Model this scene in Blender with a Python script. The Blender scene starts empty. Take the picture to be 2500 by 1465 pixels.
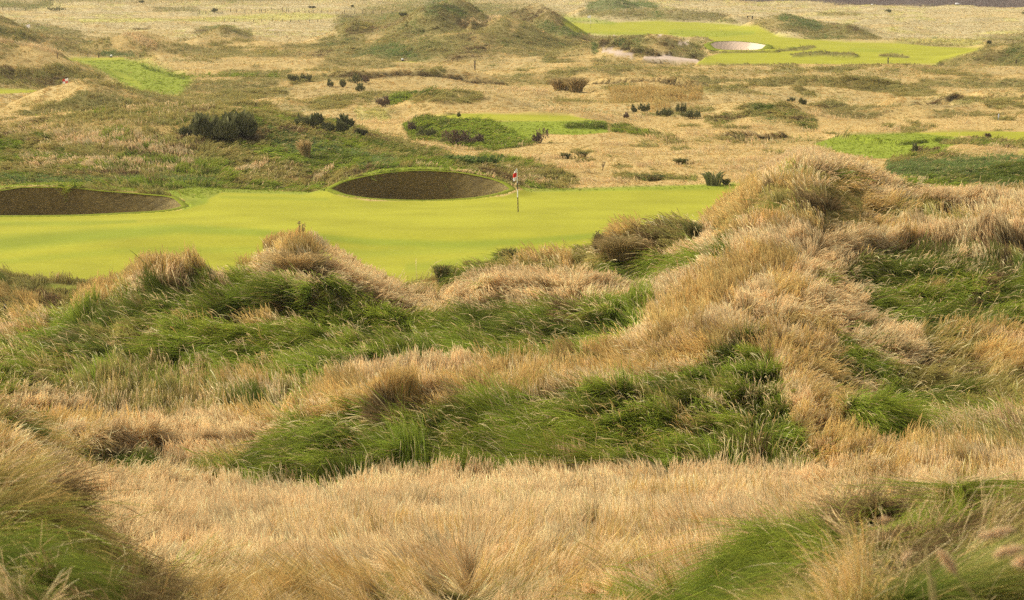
import bpy, math, random
import numpy as np
from mathutils import Vector
rng = np.random.default_rng(11)
random.seed(5)
scene = bpy.context.scene
COL = scene.collection

# ------------------------------------------------------------------ camera
F, CX, CY, CAMZ = 7500.0, 1250.0, 732.5, 13.0
HAZE = .00010
TH = math.atan((CY + 125.0) / F)
CT, ST = math.cos(TH), math.sin(TH)
def ray(u, v):
    a = (np.asarray(u, float) - CX) / F; b = (CY - np.asarray(v, float)) / F
    ry = CT + b * ST; rz = -ST + b * CT
    return a / ry, rz / ry                      # x per metre of y, z per metre of y
def unproj(u, v, d):
    t, s = ray(u, v)
    return t * d, np.asarray(d, float) + 0 * t, CAMZ + s * d
def project(x, y, z):
    dep = y * CT - (z - CAMZ) * ST
    return CX + F * x / dep, CY - F * (y * ST + (z - CAMZ) * CT) / dep
cam = bpy.data.cameras.new('camera'); co = bpy.data.objects.new('camera', cam); COL.objects.link(co)
cam.sensor_width = 36; cam.lens = 36 * F / 2500.0
co.location = (0, 0, CAMZ); co.rotation_euler = (math.pi / 2 - TH, 0, 0)
cam.clip_start = 0.1; cam.clip_end = 9000
cam.dof.use_dof = True; cam.dof.focus_distance = 55; cam.dof.aperture_fstop = 11.5
scene.camera = co

# ------------------------------------------------------------------ small helpers
def sstep(a, b, x):
    t = np.clip((x - a) / (b - a), 0, 1); return t * t * (3 - 2 * t)
def _h(ix, iy, s):
    n = (ix.astype(np.int64) * 374761393 + iy.astype(np.int64) * 668265263 + s * 1442695041) & 0xffffffff
    n = ((n ^ (n >> 13)) * 1274126177) & 0xffffffff
    n = (n ^ (n >> 16)) & 0xffffffff
    n = (n * 2246822519) & 0xffffffff
    return ((n ^ (n >> 15)) & 0xffffff).astype(np.float64) / 0x1000000
def vnoise(x, y, s=0):
    ix = np.floor(x); iy = np.floor(y); fx = x - ix; fy = y - iy
    fx = fx * fx * fx * (fx * (fx * 6 - 15) + 10); fy = fy * fy * fy * (fy * (fy * 6 - 15) + 10)
    a = _h(ix, iy, s); b = _h(ix + 1, iy, s); c = _h(ix, iy + 1, s); d = _h(ix + 1, iy + 1, s)
    return (a + (b - a) * fx + (c - a) * fy + (a - b - c + d) * fx * fy) * 2 - 1
def fbm(x, y, s=0, o=3, g=0.5):
    r = 0; a = 1; n = 0
    for k in range(o):
        r = r + a * vnoise(x * 2 ** k + 17.3 * k, y * 2 ** k - 9.1 * k, s + k); n += a; a *= g
    return r / n
def pchip(x, y, xi):
    x = np.asarray(x, float); y = np.asarray(y, float)
    h = np.diff(x); dl = np.diff(y) / h; n = len(x); m = np.zeros(n)
    for i in range(1, n - 1):
        if dl[i - 1] * dl[i] > 0:
            w1 = 2 * h[i] + h[i - 1]; w2 = h[i] + 2 * h[i - 1]
            m[i] = (w1 + w2) / (w1 / dl[i - 1] + w2 / dl[i])
    m[0] = dl[0]; m[-1] = dl[-1]
    xi = np.clip(xi, x[0], x[-1]); k = np.clip(np.searchsorted(x, xi) - 1, 0, n - 2)
    t = (xi - x[k]) / h[k]
    return ((1 + 2 * t) * (1 - t) ** 2) * y[k] + (t * (1 - t) ** 2) * h[k] * m[k] + (t * t * (3 - 2 * t)) * y[k + 1] + (t * t * (t - 1)) * h[k] * m[k + 1]

# ------------------------------------------------------------------ ground profile
# each line runs across the view: (u, v) where it is seen, at distance d; 'z' lines give heights
def Z(z): return ('z', z)
def vline(d, pts, lift=0.0): return (d, [(u, float(ray(u, v)[1]) * d + CAMZ - lift) for u, v in pts])
def zline(d, pts): return (d, [(u, float(z)) for u, z in pts])
def mixline(d, pts, lift=0.0):
    o = []
    for p in pts:
        o.append((p[0], p[1][1]) if isinstance(p[1], tuple) else (p[0], float(ray(p[0], p[1])[1]) * d + CAMZ - lift))
    return (d, o)
GH = 0.16
LINES = [
 zline(3, [(-600, 11.3), (3100, 11.3)]),
 zline(9, [(-600, 11.0), (0, 10.9), (700, 10.5), (1400, 10.5), (2000, 10.8), (3100, 10.9)]),
 vline(21, [(-300,1150),(0,1188),(100,1225),(200,1290),(300,1365),(400,1430),(500,1480),(700,1515),(1000,1490),(1200,1515),(1500,1500),(1650,1465),(1750,1430),(1850,1375),(2000,1310),(2150,1262),(2300,1245),(2500,1255),(2800,1270)], .10),
 mixline(27, [(-300,Z(7.3)),(300,Z(7.25)),(600,1415),(1000,1405),(1500,1400),(1700,Z(7.3)),(2800,Z(7.3))], .2),
 vline(33, [(-300,1285),(700,1280),(1500,1275),(2800,1262)], GH),
 vline(38.5, [(-300,1160),(0,1170),(200,1195),(600,1205),(1500,1195),(2800,1190)], GH),
 vline(42, [(-300,960),(0,985),(60,1005),(110,1045),(180,1090),(300,1135),(450,1155),(700,1165),(1000,1165),(1500,1150),(2000,1145),(2300,1120),(2800,1105)], GH),
 vline(45.5, [(-300,1060),(0,1065),(200,1070),(300,1085),(480,1112),(560,1108),(620,1090),(700,1040),(760,1015),(900,985),(955,966),(1010,985),(1100,992),(1200,985),(1350,968),(1500,945),(1600,972),(1700,998),(1800,1002),(1900,1000),(1960,988),(2010,1008),(2070,1035),(2150,1048),(2220,1090),(2350,1065),(2500,1055),(2800,1040)], GH),
 vline(50, [(-300,1010),(300,1020),(600,1010),(800,965),(1050,955),(1200,950),(1350,932),(1500,908),(1600,885),(1700,868),(1800,868),(1850,872),(1900,878),(1950,895),(2000,920),(2100,958),(2200,1000),(2350,1000),(2800,970)], GH),
 vline(55, [(-300,930),(200,930),(400,930),(600,905),(800,885),(1000,880),(1200,868),(1400,848),(1500,832),(1600,800),(1700,778),(1800,782),(1850,788),(1900,788),(2000,812),(2100,848),(2300,885),(2500,905),(2800,900)], GH),
 vline(60, [(-300,880),(0,858),(150,835),(300,805),(500,790),(700,775),(850,780),(1000,800),(1150,775),(1300,760),(1450,755),(1600,724),(1700,702),(1800,700),(1850,706),(1900,700),(2000,712),(2100,745),(2300,765),(2800,780)], GH),
 vline(65, [(-300,850),(0,825),(60,812),(130,792),(180,755),(215,725),(250,712),(300,692),(340,664),(390,650),(450,656),(510,676),(560,680),(620,664),(650,630),(700,607),(750,604),(800,622),(850,648),(900,672),(950,696),(1000,722),(1060,745),(1110,722),(1150,704),(1250,694),(1400,690),(1480,696),(1550,705),(1650,640),(1750,600),(1850,580),(1950,590),(2050,625),(2150,648),(2300,655),(2500,668),(2800,660)], GH),
 mixline(71, [(-300,Z(4.6)),(600,Z(4.5)),(800,Z(4.6)),(920,735),(980,690),(1050,668),(1080,655),(1120,662),(1190,650),(1245,625),(1290,618),(1350,620),(1420,612),(1460,595),(1500,566),(1560,560),(1640,560),(1700,560),(1740,540),(1800,495),(1850,475),(1900,470),(1960,470),(2050,530),(2150,580),(2250,580),(2350,572),(2500,578),(2800,580)], GH),
 mixline(80, [(-300,Z(2.2)),(800,Z(2.2)),(1200,Z(3.4)),(1450,Z(4.2)),(1600,Z(5.0)),(1690,Z(5.5)),(1750,522),(1800,478),(1850,435),(1900,398),(1940,376),(1970,370),(2020,380),(2100,404),(2150,424),(2200,446),(2260,466),(2350,478),(2450,470),(2800,465)], .2),
 zline(90, [(-300,.7),(1000,.6),(1500,1.6),(1700,2.6),(1850,4.2),(1960,5.6),(2100,5.0),(2300,4.6),(2800,4.6)]),
 zline(104, [(-300,-.75),(150,-.75),(350,-.3),(1500,.1),(1800,.9),(1960,2.0),(2300,2.2),(2800,2.2)]),
 mixline(112, [(-300,765),(0,768),(200,775),(320,Z(-.15)),(1700,Z(-.05)),(1960,Z(.8)),(2800,Z(1.2))]),
 mixline(118.5, [(-300,660),(0,668),(150,682),(280,690),(330,Z(.05)),(1700,Z(.0)),(1960,Z(.3)),(2800,Z(.6))]),
 zline(126, [(-300,.12),(0,.1),(400,.02),(2800,.05)]),
 zline(131.5, [(-300,.1),(0,.2),(250,.28),(500,.15),(900,.02),(1300,.05),(1600,.12),(2800,.1)]),
 zline(137, [(-300,.2),(0,.28),(300,.42),(600,.48),(900,.42),(1300,.45),(1600,.46),(2800,.3)]),
 zline(142, [(-300,.2),(0,.22),(400,.42),(900,.40),(1600,.40),(2800,.3)]),
 zline(149, [(-300,-.02),(0,-.02),(445,.10),(600,.25),(900,.30),(1600,.28),(2800,.25)]),
 mixline(158, [(-300,466),(-100,468),(0,463),(60,456),(150,455),(250,464),(350,473),(450,478),(540,Z(.22)),(820,Z(.15)),(1027,Z(.06)),(1240,Z(.15)),(1600,Z(.2)),(2100,Z(.2)),(2800,Z(.2))]),
 mixline(166, [(-300,455),(0,452),(150,447),(300,452),(450,458),(800,460),(840,440),(900,424),(960,416),(1027,413),(1100,416),(1180,428),(1240,446),(1290,460),(1600,452),(1780,446),(2100,Z(.2)),(2800,Z(.2))]),
 mixline(178, [(-300,395),(0,400),(300,392),(600,388),(800,392),(900,388),(1000,386),(1100,388),(1250,408),(1400,420),(1700,426),(2100,Z(.0)),(2200,410),(2400,400),(2800,400)]),
 mixline(190, [(-300,320),(0,325),(200,312),(400,292),(550,285),(700,302),(850,332),(1000,364),(1100,375),(1300,388),(1700,386),(2050,Z(-.05)),(2150,392),(2250,372),(2400,364),(2500,370),(2800,375)]),
 mixline(200, [(-300,300),(0,295),(200,276),(400,264),(500,258),(600,262),(700,280),(850,312),(940,340),(1000,Z(.05)),(2050,Z(0)),(2150,Z(.1)),(2300,Z(.35)),(2800,Z(.3))]),
 zline(212, [(-300,.8),(0,.8),(500,1.3),(800,.5),(1000,.02),(2800,0)]),
 zline(226, [(-300,.1),(500,.1),(2800,0)]),
 zline(300, [(-300,0),(2800,0)]), zline(700, [(-300,0),(2800,0)]), zline(1500, [(-300,0),(2800,0)]), zline(6000, [(-300,0),(2800,0)]),
]
# mounds beyond the green: (u, v of crest, d, half width left/right px, half depth m, flat top)
BUMPS = [
 (1250,286,226,270,330,20,.55),(1060,234,247,130,260,10,0),(230,201,252,240,270,11,0),
 (-150,62,312,420,440,26,0),(-100,22,372,420,330,26,0),(330,80,392,190,200,16,0),(90,84,408,150,150,12,0),
 (545,66,432,110,120,16,0),(500,86,402,150,230,15,0),(660,128,372,170,210,12,0),
 (1090,-4,425,250,230,30,0),(1235,43,396,200,210,24,0),(1180,78,378,340,230,20,0),(870,52,422,150,160,20,0),(930,97,382,220,170,16,0),(1330,12,432,200,130,24,0),(1150,46,392,38,55,8,0),(1050,112,368,200,200,10,0),
 (1500,-2,575,150,150,26,0),(1650,28,562,190,170,18,0),(1920,39,500,150,140,24,0),(2075,58,470,120,115,18,0),(1800,38,545,90,80,12,0),
 (2490,97,362,230,240,14,0),(2000,129,386,80,90,5,0),(2185,131,381,55,50,4,0),(1960,118,400,60,60,4,0),
 (1500,105,366,230,260,15,0),(1800,98,410,110,110,9,0),(1600,84,405,120,110,8,0),
 (1880,250,242,200,140,11,0),(1600,193,300,190,140,3.0,.3),(2260,243,255,190,150,3.0,.3),(2030,250,254,90,90,3,0),(1110,184,308,240,150,3.0,.3),(860,186,306,110,110,3,0),(1830,326,214,100,100,2.0,.3),
 (2100,198,300,240,200,8,0),(1540,300,224,130,160,8,0),(2330,337,208,120,140,6,0),
]
def dist_warp(x): return x
cols_u = np.concatenate([np.linspace(-4200, -460, 34)[:-1], np.arange(-460, 2961, 5.0), np.linspace(2960, 6700, 34)[1:]])
cols_t = (cols_u - CX) / (F * 0.9935)
rows = [3.0]
while rows[-1] < 5200:
    d = rows[-1]
    st = max(.05, d * .0045) if d < 100 else (.28 if d < 226 else (.5 if d < 318 else (d * .0045 if d < 700 else d * .05)))
    rows.append(d + st)
rows = np.array(rows); NR, NC = len(rows), len(cols_t)
zk = np.zeros((len(LINES), NC)); dk = np.array([l[0] for l in LINES], float)
for k, (d, pts) in enumerate(LINES):
    us = np.array([p[0] for p in pts], float); zs = np.array([p[1] for p in pts])
    vs = 732.5
    ts = (us - CX) / (F * 0.9935)
    zk[k] = pchip(ts, zs, np.clip(cols_t, ts[0], ts[-1]))
GZ = np.zeros((NR, NC))
for c in range(NC):
    GZ[:, c] = pchip(dk, zk[:, c], rows)
GX = rows[:, None] * cols_t[None, :]; GY = np.repeat(rows[:, None], NC, 1)
acc = np.zeros((NR, NC))
for (u, v, d, wl, wr, dep, flat) in BUMPS:
    x, y, z = [float(q) for q in unproj(u, v, d)]
    zz = z
    wl_m = wl * d / F; wr_m = wr * d / F
    r0, r1 = np.searchsorted(rows, [d - dep * 1.4, d + dep * 1.4])
    X = GX[r0:r1] + fbm(GX[r0:r1] / 9, GY[r0:r1] / 9, 70) * wl_m * .16; Y = GY[r0:r1] + fbm(GX[r0:r1] / 9, GY[r0:r1] / 9, 80) * dep * .16
    sx = np.where(X < x, (x - X) / wl_m, (X - x) / wr_m); sy = np.abs(Y - y) / dep
    if flat: sx = np.clip((sx - flat) / (1 - flat), 0, None)
    ex = 1.7 if flat else 1.35
    p = np.clip(1 - sx ** ex, 0, 1) ** 1.45 * np.clip(1 - sy ** 1.6, 0, 1) ** 1.5
    acc[r0:r1] += np.clip(zz * p, 0, None) ** 3
GZ = GZ + acc ** (1 / 3)
# little scarps and overhung ledges: line where the foot is seen, rise m, run of the face m, run of the back m
LEDGES = [
 ([(1125,742),(1200,730),(1300,727),(1400,722),(1480,726),(1540,722)], .34, .45, 2.6), ([(2050,622),(2200,612),(2300,606),(2420,612),(2560,622)], .42, .5, 3.0), ([(2260,516),(2340,513),(2430,522)], .28, .4, 2.5),
 ([(880,1015),(940,1008),(1000,1002),(1080,1004),(1165,1004)], .12, .35, 1.8), ([(530,798),(600,785),(680,765),(750,756),(800,742)], .32, .45, 2.2), ([(1975,925),(2050,948)], .25, .35, 1.6), ([(2060,1075),(2130,1100),(2215,1112)], .40, .5, 2.0),
 ([(1940,498),(2040,500)], .05, .5, 2.5), ([(165,1095),(260,1100),(400,1105)], .30, .35, 2.0), ([(60,1215),(120,1262),(200,1305)], .20, .25, 1.2), ([(225,1308),(300,1345),(350,1370)], .16, .22, 1.0), ([(900,1432),(960,1446),(1010,1452)], .14, .2, .9), ([(1360,1422),(1480,1432)], .14, .2, .9),
 ([(2120,1300),(2250,1330),(2350,1320)], .16, .22, 1.1), ([(1320,830),(1430,812),(1500,796)], .22, .4, 1.8), ([(690,665),(740,662),(790,668)], .12, .4, 2.0), ([(350,700),(430,702),(505,698)], .22, .4, 2.0), ([(1795,765),(1850,785)], .25, .4, 1.5), ([(1440,660),(1540,648),(1600,642)], .24, .4, 2.0), ([(395,873),(445,873)], .25, .3, 1.5), ([(2060,690),(2160,664),(2280,668)], .2, .4, 2.0),
 ([(780,196),(900,193),(1000,191),(1110,193),(1235,196)], .40, .8, 9), ([(1440,203),(1550,206),(1650,211),(1730,217)], .60, .8, 9), ([(1965,262),(2085,266)], .45, .8, 7), ([(2160,259),(2300,255),(2395,250)], .55, .8, 8), ([(1740,327),(1780,333),(1840,337),(1920,334)], .35, .6, 5), ([(2030,338),(2120,350),(2200,355),(2300,343)], .40, .7, 6), ([(2380,231),(2520,236)], .4, .8, 7), ([(1380,146),(1700,158)], .0, 1, 5),
 ([(1490,112),(1545,126),(1600,136),(1650,133),(1710,140)], .5, 1.2, 7),
]
_V = project(GX, GY, GZ)[1]
for pts, h, nd, fd in LEDGES:
    xy = []
    for u, v in pts:
        c = int(np.argmin(np.abs(cols_u - u))); k = np.nonzero((_V[:, c] <= v) & (rows > 10))[0][0]; xy.append((GX[k, c], GY[k, c]))
    xs = np.array([q[0] for q in xy]); ys = np.array([q[1] for q in xy]); ln = xs[-1] - xs[0]
    r0, r1 = np.searchsorted(rows, [ys.min() - nd * 3 - 1, ys.max() + fd * 1.4 + 1]); c0, c1 = np.searchsorted(cols_t, [(xs[0] / ys[0]) - ln * .3 / ys[0], (xs[-1] / ys[-1]) + ln * .3 / ys[-1]])
    X = GX[r0:r1, c0:c1]; Y = GY[r0:r1, c0:c1]; sc = fd / 2.5
    yl = np.interp(X, xs, ys) + fbm(X / (1.1 * sc), X * 0 + h * 7, 33, 3) * nd * 1.6
    q = Y - yl; hh = h * sstep(xs[0] - ln * .12, xs[0] + ln * .15, X) * (1 - sstep(xs[-1] - ln * .15, xs[-1] + ln * .12, X)) * (1 + .5 * fbm(X / (1.6 * sc), X * 0 + 3, 35, 2))
    GZ[r0:r1, c0:c1] += hh * sstep(-nd, 0, q) * (1 - sstep(0, fd, q))

# ------------------------------------------------------------------ which plants grow where, with shade of ledges, scarps and green slopes painted in (marked from the photograph, kept as a map of the ground)
SP = 'S G g d o b T P f u H p m M X'.split(); SI = {s: i for i, s in enumerate(SP)}
exec_strokes = None
STROKES = []
def st(sp, pts, a=1.0, soft=.6): STROKES.append((sp, pts, a, soft, 'l'))
def pg(sp, pts, a=1.0, soft=8.0): STROKES.append((sp, pts, a, soft, 'p'))
# far plain and dunes
st('f', [(-300,8,14),(0,10,14),(70,14,12),(120,8,10)], .8); st('f', [(100,-4,6),(600,-4,6),(900,-6,5)], .9)
st('H', [(1650,-10,8),(2000,-3,10),(2200,1,13),(2500,4,14),(2900,6,14)], 1, .15)
st('p', [(200,52,7),(420,50,7),(700,42,9),(850,40,6)], .75); st('o', [(2000,34,6),(2100,33,5)], .5); st('f', [(380,23,8),(480,27,9)], .7)
st('f', [(850,62,40),(1000,40,45),(1090,40,50),(1250,60,60),(1350,70,50),(1420,92,22),(1200,110,45),(1000,120,30),(800,115,30)], .85)
st('u', [(1050,22,20),(1090,10,22),(1130,22,15)], .6); st('u', [(1320,60,20),(1380,82,14),(1430,97,7)], .65); st('u', [(870,128,12),(960,122,18),(1010,128,10)], .45); st('o', [(850,70,16),(900,64,12)], .7); st('b', [(850,78,12),(900,72,10)], .4)
st('T', [(930,93,11),(870,95,5)], .8); st('S', [(1135,46,8),(1190,50,8),(1215,45,6)], .7); st('b', [(1118,50,8),(1150,58,8),(1185,62,4)], .8); st('T', [(1260,55,12),(1250,75,10)], .6); st('T', [(1020,95,14),(1080,80,10)], .5)
st('f', [(1130,90,18),(1260,110,22),(1350,105,12)], .6)
st('u', [(1440,17,12),(1500,10,16),(1570,10,13),(1600,20,10)], .8); st('f', [(1420,30,10),(1600,36,14),(1760,40,11),(1800,52,6)], .8)
st('f', [(1850,68,18),(1920,58,25),(2000,78,20),(2070,78,22),(2150,94,7)], .95, .3); st('u', [(1910,46,10),(1960,54,10),(2000,66,9)], .7); st('o', [(2070,68,14)], .4)
pg('M', [(1370,52),(1440,56),(1600,50),(1700,52),(1850,64),(1900,88),(2060,101),(2200,105),(2300,112),(2400,118),(2300,146),(2290,154),(2000,156),(1700,152),(1720,138),(1760,128),(1740,100),(1640,84),(1500,84),(1400,78)], 1, 5)
st('m', [(1640,78,9),(1760,82,9),(1840,78,5)], .6); st('m', [(1380,46,10),(1440,48,8),(1500,56,4)], .7); st('m', [(1400,78,4),(1600,82,4)], .4); st('m', [(2080,120,5),(2200,124,5)], .4)
st('f', [(1935,135,4),(2000,131,6),(2090,136,5)], .9); st('f', [(2150,134,4),(2190,134,6),(2220,138,3)], .9); st('f', [(1900,122,3),(1960,117,4),(1990,115,2)], .8); st('o', [(1740,126,4),(1900,124,3)], .7)
st('f', [(1330,130,22),(1450,105,18),(1540,98,16),(1600,98,14),(1660,112,14),(1715,130,10),(1560,150,8)], .9); st('T', [(1580,88,6),(1640,90,4)], .6)
st('X', [(1472,121,4),(1510,127,6),(1545,134,4)], 1, .3); st('X', [(1575,138,4),(1610,137,7),(1660,141,6),(1705,145,3)], 1, .3); st('X', [(1652,106,2),(1678,104,4)], 1, .3); st('X', [(1604,87,2),(1612,85,4)], 1, .3); st('X', [(1496,85,2),(1502,87,2)], 1, .3)
st('b', [(1465,112,5),(1500,110,5),(1540,121,6),(1600,131,6),(1640,126,4),(1700,134,4)], .9); st('u', [(1452,120,9)], .8); st('o', [(1560,126,8),(1590,128,8)], .5)
st('f', [(2310,152,5),(2400,132,16),(2500,122,26),(2800,115,30)], .9); st('b', [(2380,142,6),(2460,128,10)], .4); st('f', [(2420,98,10),(2520,92,12)], .7); st('p', [(2200,97,8),(2300,98,9),(2400,108,6)], .6); st('u', [(2280,92,6)], .4)
# left far dunes
st('T', [(-200,90,60),(0,110,50),(150,120,40),(300,100,30)], .8); st('f', [(0,62,18),(110,72,14),(190,84,14)], .75); st('f', [(30,78,10),(110,90,8)], .6); st('f', [(140,104,20),(260,112,20)], .6); st('o', [(-100,170,30),(60,188,26),(180,182,14),(250,190,8)], .85); st('b', [(0,165,14),(80,190,14),(160,190,8)], .45)
st('S', [(-100,92,8),(60,116,7),(150,138,5)], .8); st('S', [(310,86,12),(345,98,12),(380,114,8)], .8); st('o', [(260,104,14)], .5); st('u', [(252,123,5),(325,127,6)], .9); st('b', [(325,70,3),(365,69,5)], .7); st('f', [(480,78,10),(545,70,10),(610,85,8)], .8); st('T', [(500,92,10)], .6); st('o', [(500,105,8),(600,118,8),(680,135,8)], .5); st('f', [(700,125,12),(780,128,12)], .6); st('X', [(610,74,4),(690,76,4)], .45)
pg('m', [(160,144),(200,138),(300,138),(360,150),(440,178),(475,190),(440,232),(330,225),(270,190),(230,165)], .95, 24); st('M', [(170,144,4),(300,141,4)], .8); st('M', [(270,168,5),(340,205,8)], .35); st('d', [(345,160,3),(390,175,4),(450,190,3)], .5); st('M', [(-200,224,6),(0,222,6),(95,222,4)], 1, .3); st('M', [(890,150,2),(1020,150,2)], 1, .4)
st('o', [(220,205,8),(300,215,10),(380,235,10)], .55); st('o', [(60,250,10),(200,255,10)], .4); st('g', [(440,186,6),(560,186,6),(680,190,4)], .5)
# middle flats
st('o', [(1400,170,10),(1700,176,10),(2000,176,12),(2400,172,12)], .3); st('b', [(790,194,4),(900,190,7),(1000,188,5),(1110,190,5),(1230,193,4)], .75); st('b', [(1450,200,3),(1550,202,4),(1650,206,5),(1725,210,7)], .9)  # brown scarp strokes: dark grass, with the shade of the face painted in
st('b', [(1975,254,6),(2080,259,6)], .75); st('b', [(2170,254,5),(2300,249,6),(2390,244,6)], .85); st('o', [(1950,204,7),(2150,206,9),(2280,214,6)], .7); st('o', [(2400,228,6),(2520,232,6)], .7); st('b', [(1745,322,3),(1780,328,4),(1840,333,3),(1918,330,3)], .9)  # brown strokes paint shade onto these scarp faces along with their dark grass
st('G', [(1500,235,22),(1700,232,22),(1600,260,14)], .5); st('S', [(1020,222,7),(1200,218,8),(1330,225,10)], .45); st('o', [(1300,196,7),(1380,196,7)], .4); st('o', [(1350,250,10),(1550,250,8)], .5); st('o', [(700,260,12),(900,250,10)], .4); st('p', [(880,275,14),(940,280,10)], .5)
st('g', [(945,252,6),(1000,244,8)], .9); st('o', [(1010,248,10),(1080,240,12),(1170,246,10)], .8); st('d', [(1000,240,5),(1060,232,5)], .6)
pg('m', [(1180,293),(1390,290),(1480,290),(1485,322),(1400,330),(1330,325),(1290,347),(1230,322)], 1, 8); pg('M', [(1055,284),(1130,274),(1390,279),(1455,289),(1350,292),(1100,291)], 1, 3); pg('g', [(980,302),(1040,286),(1100,290),(1195,293),(1300,348),(1200,362),(1100,348),(1000,334)], .9, 10); st('g', [(1030,300,10),(1100,308,14),(1180,308,15),(1225,330,12)], .9); st('d', [(1385,305,9),(1475,306,9)], .75); st('d', [(1010,292,6),(1090,290,5)], .6); st('o', [(1500,312,11),(1560,322,10),(1650,338,6)], .8)
st('o', [(1750,296,9),(1850,272,18),(1930,285,18),(1990,300,10)], .8); st('d', [(1830,262,8),(1890,272,7)], .6); st('u', [(1840,285,14),(1890,295,10)], .4); st('o', [(1560,345,6),(2000,340,10)], .25)
pg('m', [(1985,348),(2050,326),(2240,320),(2340,332),(2360,345),(2200,385),(2120,384),(2060,372)], 1, 5); pg('M', [(2235,321),(2400,318),(2900,318),(2900,345),(2400,338)], 1, 3); st('d', [(2040,331,3),(2120,344,3),(2200,350,3),(2300,338,2)], .7)
st('o', [(2300,345,5),(2400,345,8),(2460,352,8),(2700,352,8)], .9, .3); st('b', [(2370,334,3),(2410,333,2)], .8); st('u', [(2180,410,25),(2300,412,35),(2420,415,42),(2700,420,45)], .9); st('d', [(2400,430,25),(2520,435,25)], .6); st('g', [(2200,440,14),(2350,445,12)], .5); st('o', [(2180,390,10),(2260,374,10),(2330,375,8)], .8); st('b', [(2225,366,4),(2290,362,5)], .8); st('M', [(2490,370,8),(2700,372,8)], .5)
st('o', [(1180,385,18),(1300,415,26),(1400,440,16),(1330,452,14)], .9); st('g', [(1290,448,10),(1330,460,7)], .8); st('o', [(1560,434,5),(1700,436,6)], .8); st('d', [(1570,436,4),(1620,437,4)], .6)
# hill behind the green
pg('o', [(-400,300),(0,300),(250,270),(480,255),(650,262),(850,300),(1000,345),(1100,375),(1250,420),(1290,465),(800,470),(520,465),(440,480),(300,470),(100,452),(-400,460)], .95, 10)
st('T', [(-100,310,14),(100,305,20),(260,312,24),(420,320,20)], .55); st('S', [(150,330,20),(330,345,24),(460,380,20)], .45); st('b', [(60,340,5),(90,338,5)], .8); st('b', [(0,320,6),(30,326,4)], .6); st('g', [(-100,345,16),(50,352,14)], .8); st('S', [(60,385,18),(200,395,16),(420,410,14)], .35)
st('u', [(660,330,24),(740,360,34),(850,380,30),(960,402,14)], .85); st('g', [(620,365,16),(760,385,26),(850,395,18)], .6); st('u', [(0,440,14),(200,436,14),(420,440,14),(520,448,10)], .75); st('g', [(150,452,6),(500,452,8),(780,458,10)], .55); st('d', [(560,300,30),(620,300,24)], .4)
st('d', [(900,345,12),(1000,372,10),(1150,400,8)], .5); st('g', [(880,415,6),(1000,398,7),(1100,402,6)], .4); st('S', [(1020,405,5),(1150,425,5),(1230,445,5)], .6); st('S', [(770,438,8),(812,412,5)], .6); st('S', [(640,398,9),(560,420,7)], .4); st('o', [(1000,330,10),(1120,350,10)], .3); st('b', [(860,320,6),(885,328,6)], .5)
pg('m', [(380,470),(470,458),(600,462),(810,470),(830,490),(600,480),(520,482),(490,512),(440,520),(450,495)], .9, 5)
# the mown green and its fringe
pg('M', [(-900,528),(300,523),(445,514),(505,490),(540,470),(800,477),(900,491),(1050,492),(1230,482),(1290,470),(1600,457),(1780,450),(2100,450),(2100,760),(400,760),(300,692),(150,683),(0,670),(-900,655)], 1, 4)
st('m', [(810,470,5),(840,440,5),(930,417,5),(1027,411,5),(1120,415,5),(1200,432,6),(1250,455,7),(1290,465,6)], .9); st('m', [(-100,460,5),(0,458,5),(80,449,5),(180,449,5),(300,463,5),(440,474,6)], .85)
st('m', [(-200,605,24),(0,595,24),(200,578,20),(440,560,14),(620,568,11),(760,578,9),(900,592,11),(1100,598,11),(1300,590,10),(1480,574,9),(1620,560,7)], .85, .8); st('m', [(-200,545,8),(200,545,8),(330,540,5)], .6, .9); st('m', [(-200,650,9),(0,640,9),(300,615,10),(600,612,10),(900,620,12),(1200,606,12)], .45, .9); st('m', [(1000,655,14),(1150,640,14),(1260,615,10)], .5, .9); st('m', [(1290,466,6),(1600,460,7),(1790,456,9)], .8); st('m', [(480,470,14),(500,490,10),(450,508,8)], .9); st('m', [(540,482,4),(800,487,4)], .4)  # long bands across the green: slope shading painted as darker turf colour
pg('o', [(-900,655),(0,669),(120,681),(240,688),(300,700),(260,770),(60,790),(-900,800)], .95, 6); st('G', [(-200,720,16),(0,720,16),(90,745,12)], .7); st('m', [(110,700,8),(220,710,12)], .7); st('b', [(60,715,6),(150,735,6)], .4); st('M', [(-300,805,12),(18,803,12)], .9); st('S', [(40,775,14),(110,770,14)], .8)
# dunes this side of the green
pg('g', [(-500,880),(0,828),(130,785),(220,740),(300,725),(420,688),(560,678),(640,664),(780,668),(860,706),(950,742),(1100,755),(1400,726),(1520,714),(1600,740),(1560,800),(1480,868),(1200,905),(1000,905),(850,920),(700,925),(500,900),(300,900),(0,945),(-500,960)], .92, 42)
pg('o', [(-500,940),(0,920),(300,880),(480,870),(700,890),(800,930),(760,990),(500,1000),(200,990),(0,960)], .8, 30); pg('g', [(-500,930),(0,915),(300,885),(600,890),(760,900),(500,940),(200,950)], .45, 30)
st('o', [(60,850,22),(250,810,18),(430,800,16)], .35); st('d', [(500,760,16),(620,720,14),(740,705,14)], .55); st('d', [(250,860,14),(420,850,12)], .4); st('d', [(860,770,20),(960,800,18)], .5); st('d', [(1100,790,14),(1300,770,16)], .5); st('d', [(1320,822,9),(1430,803,8),(1500,790,6)], .8)
st('G', [(200,735,16),(240,710,18),(300,690,16),(350,655,20),(430,650,18),(490,662,10)], .9); st('S', [(350,640,10),(450,642,9)], .7); st('b', [(360,690,10),(430,695,12),(500,690,10)], .7); st('o', [(260,745,16),(340,730,14)], .6); st('G', [(580,650,10),(640,640,12)], .7)
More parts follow.
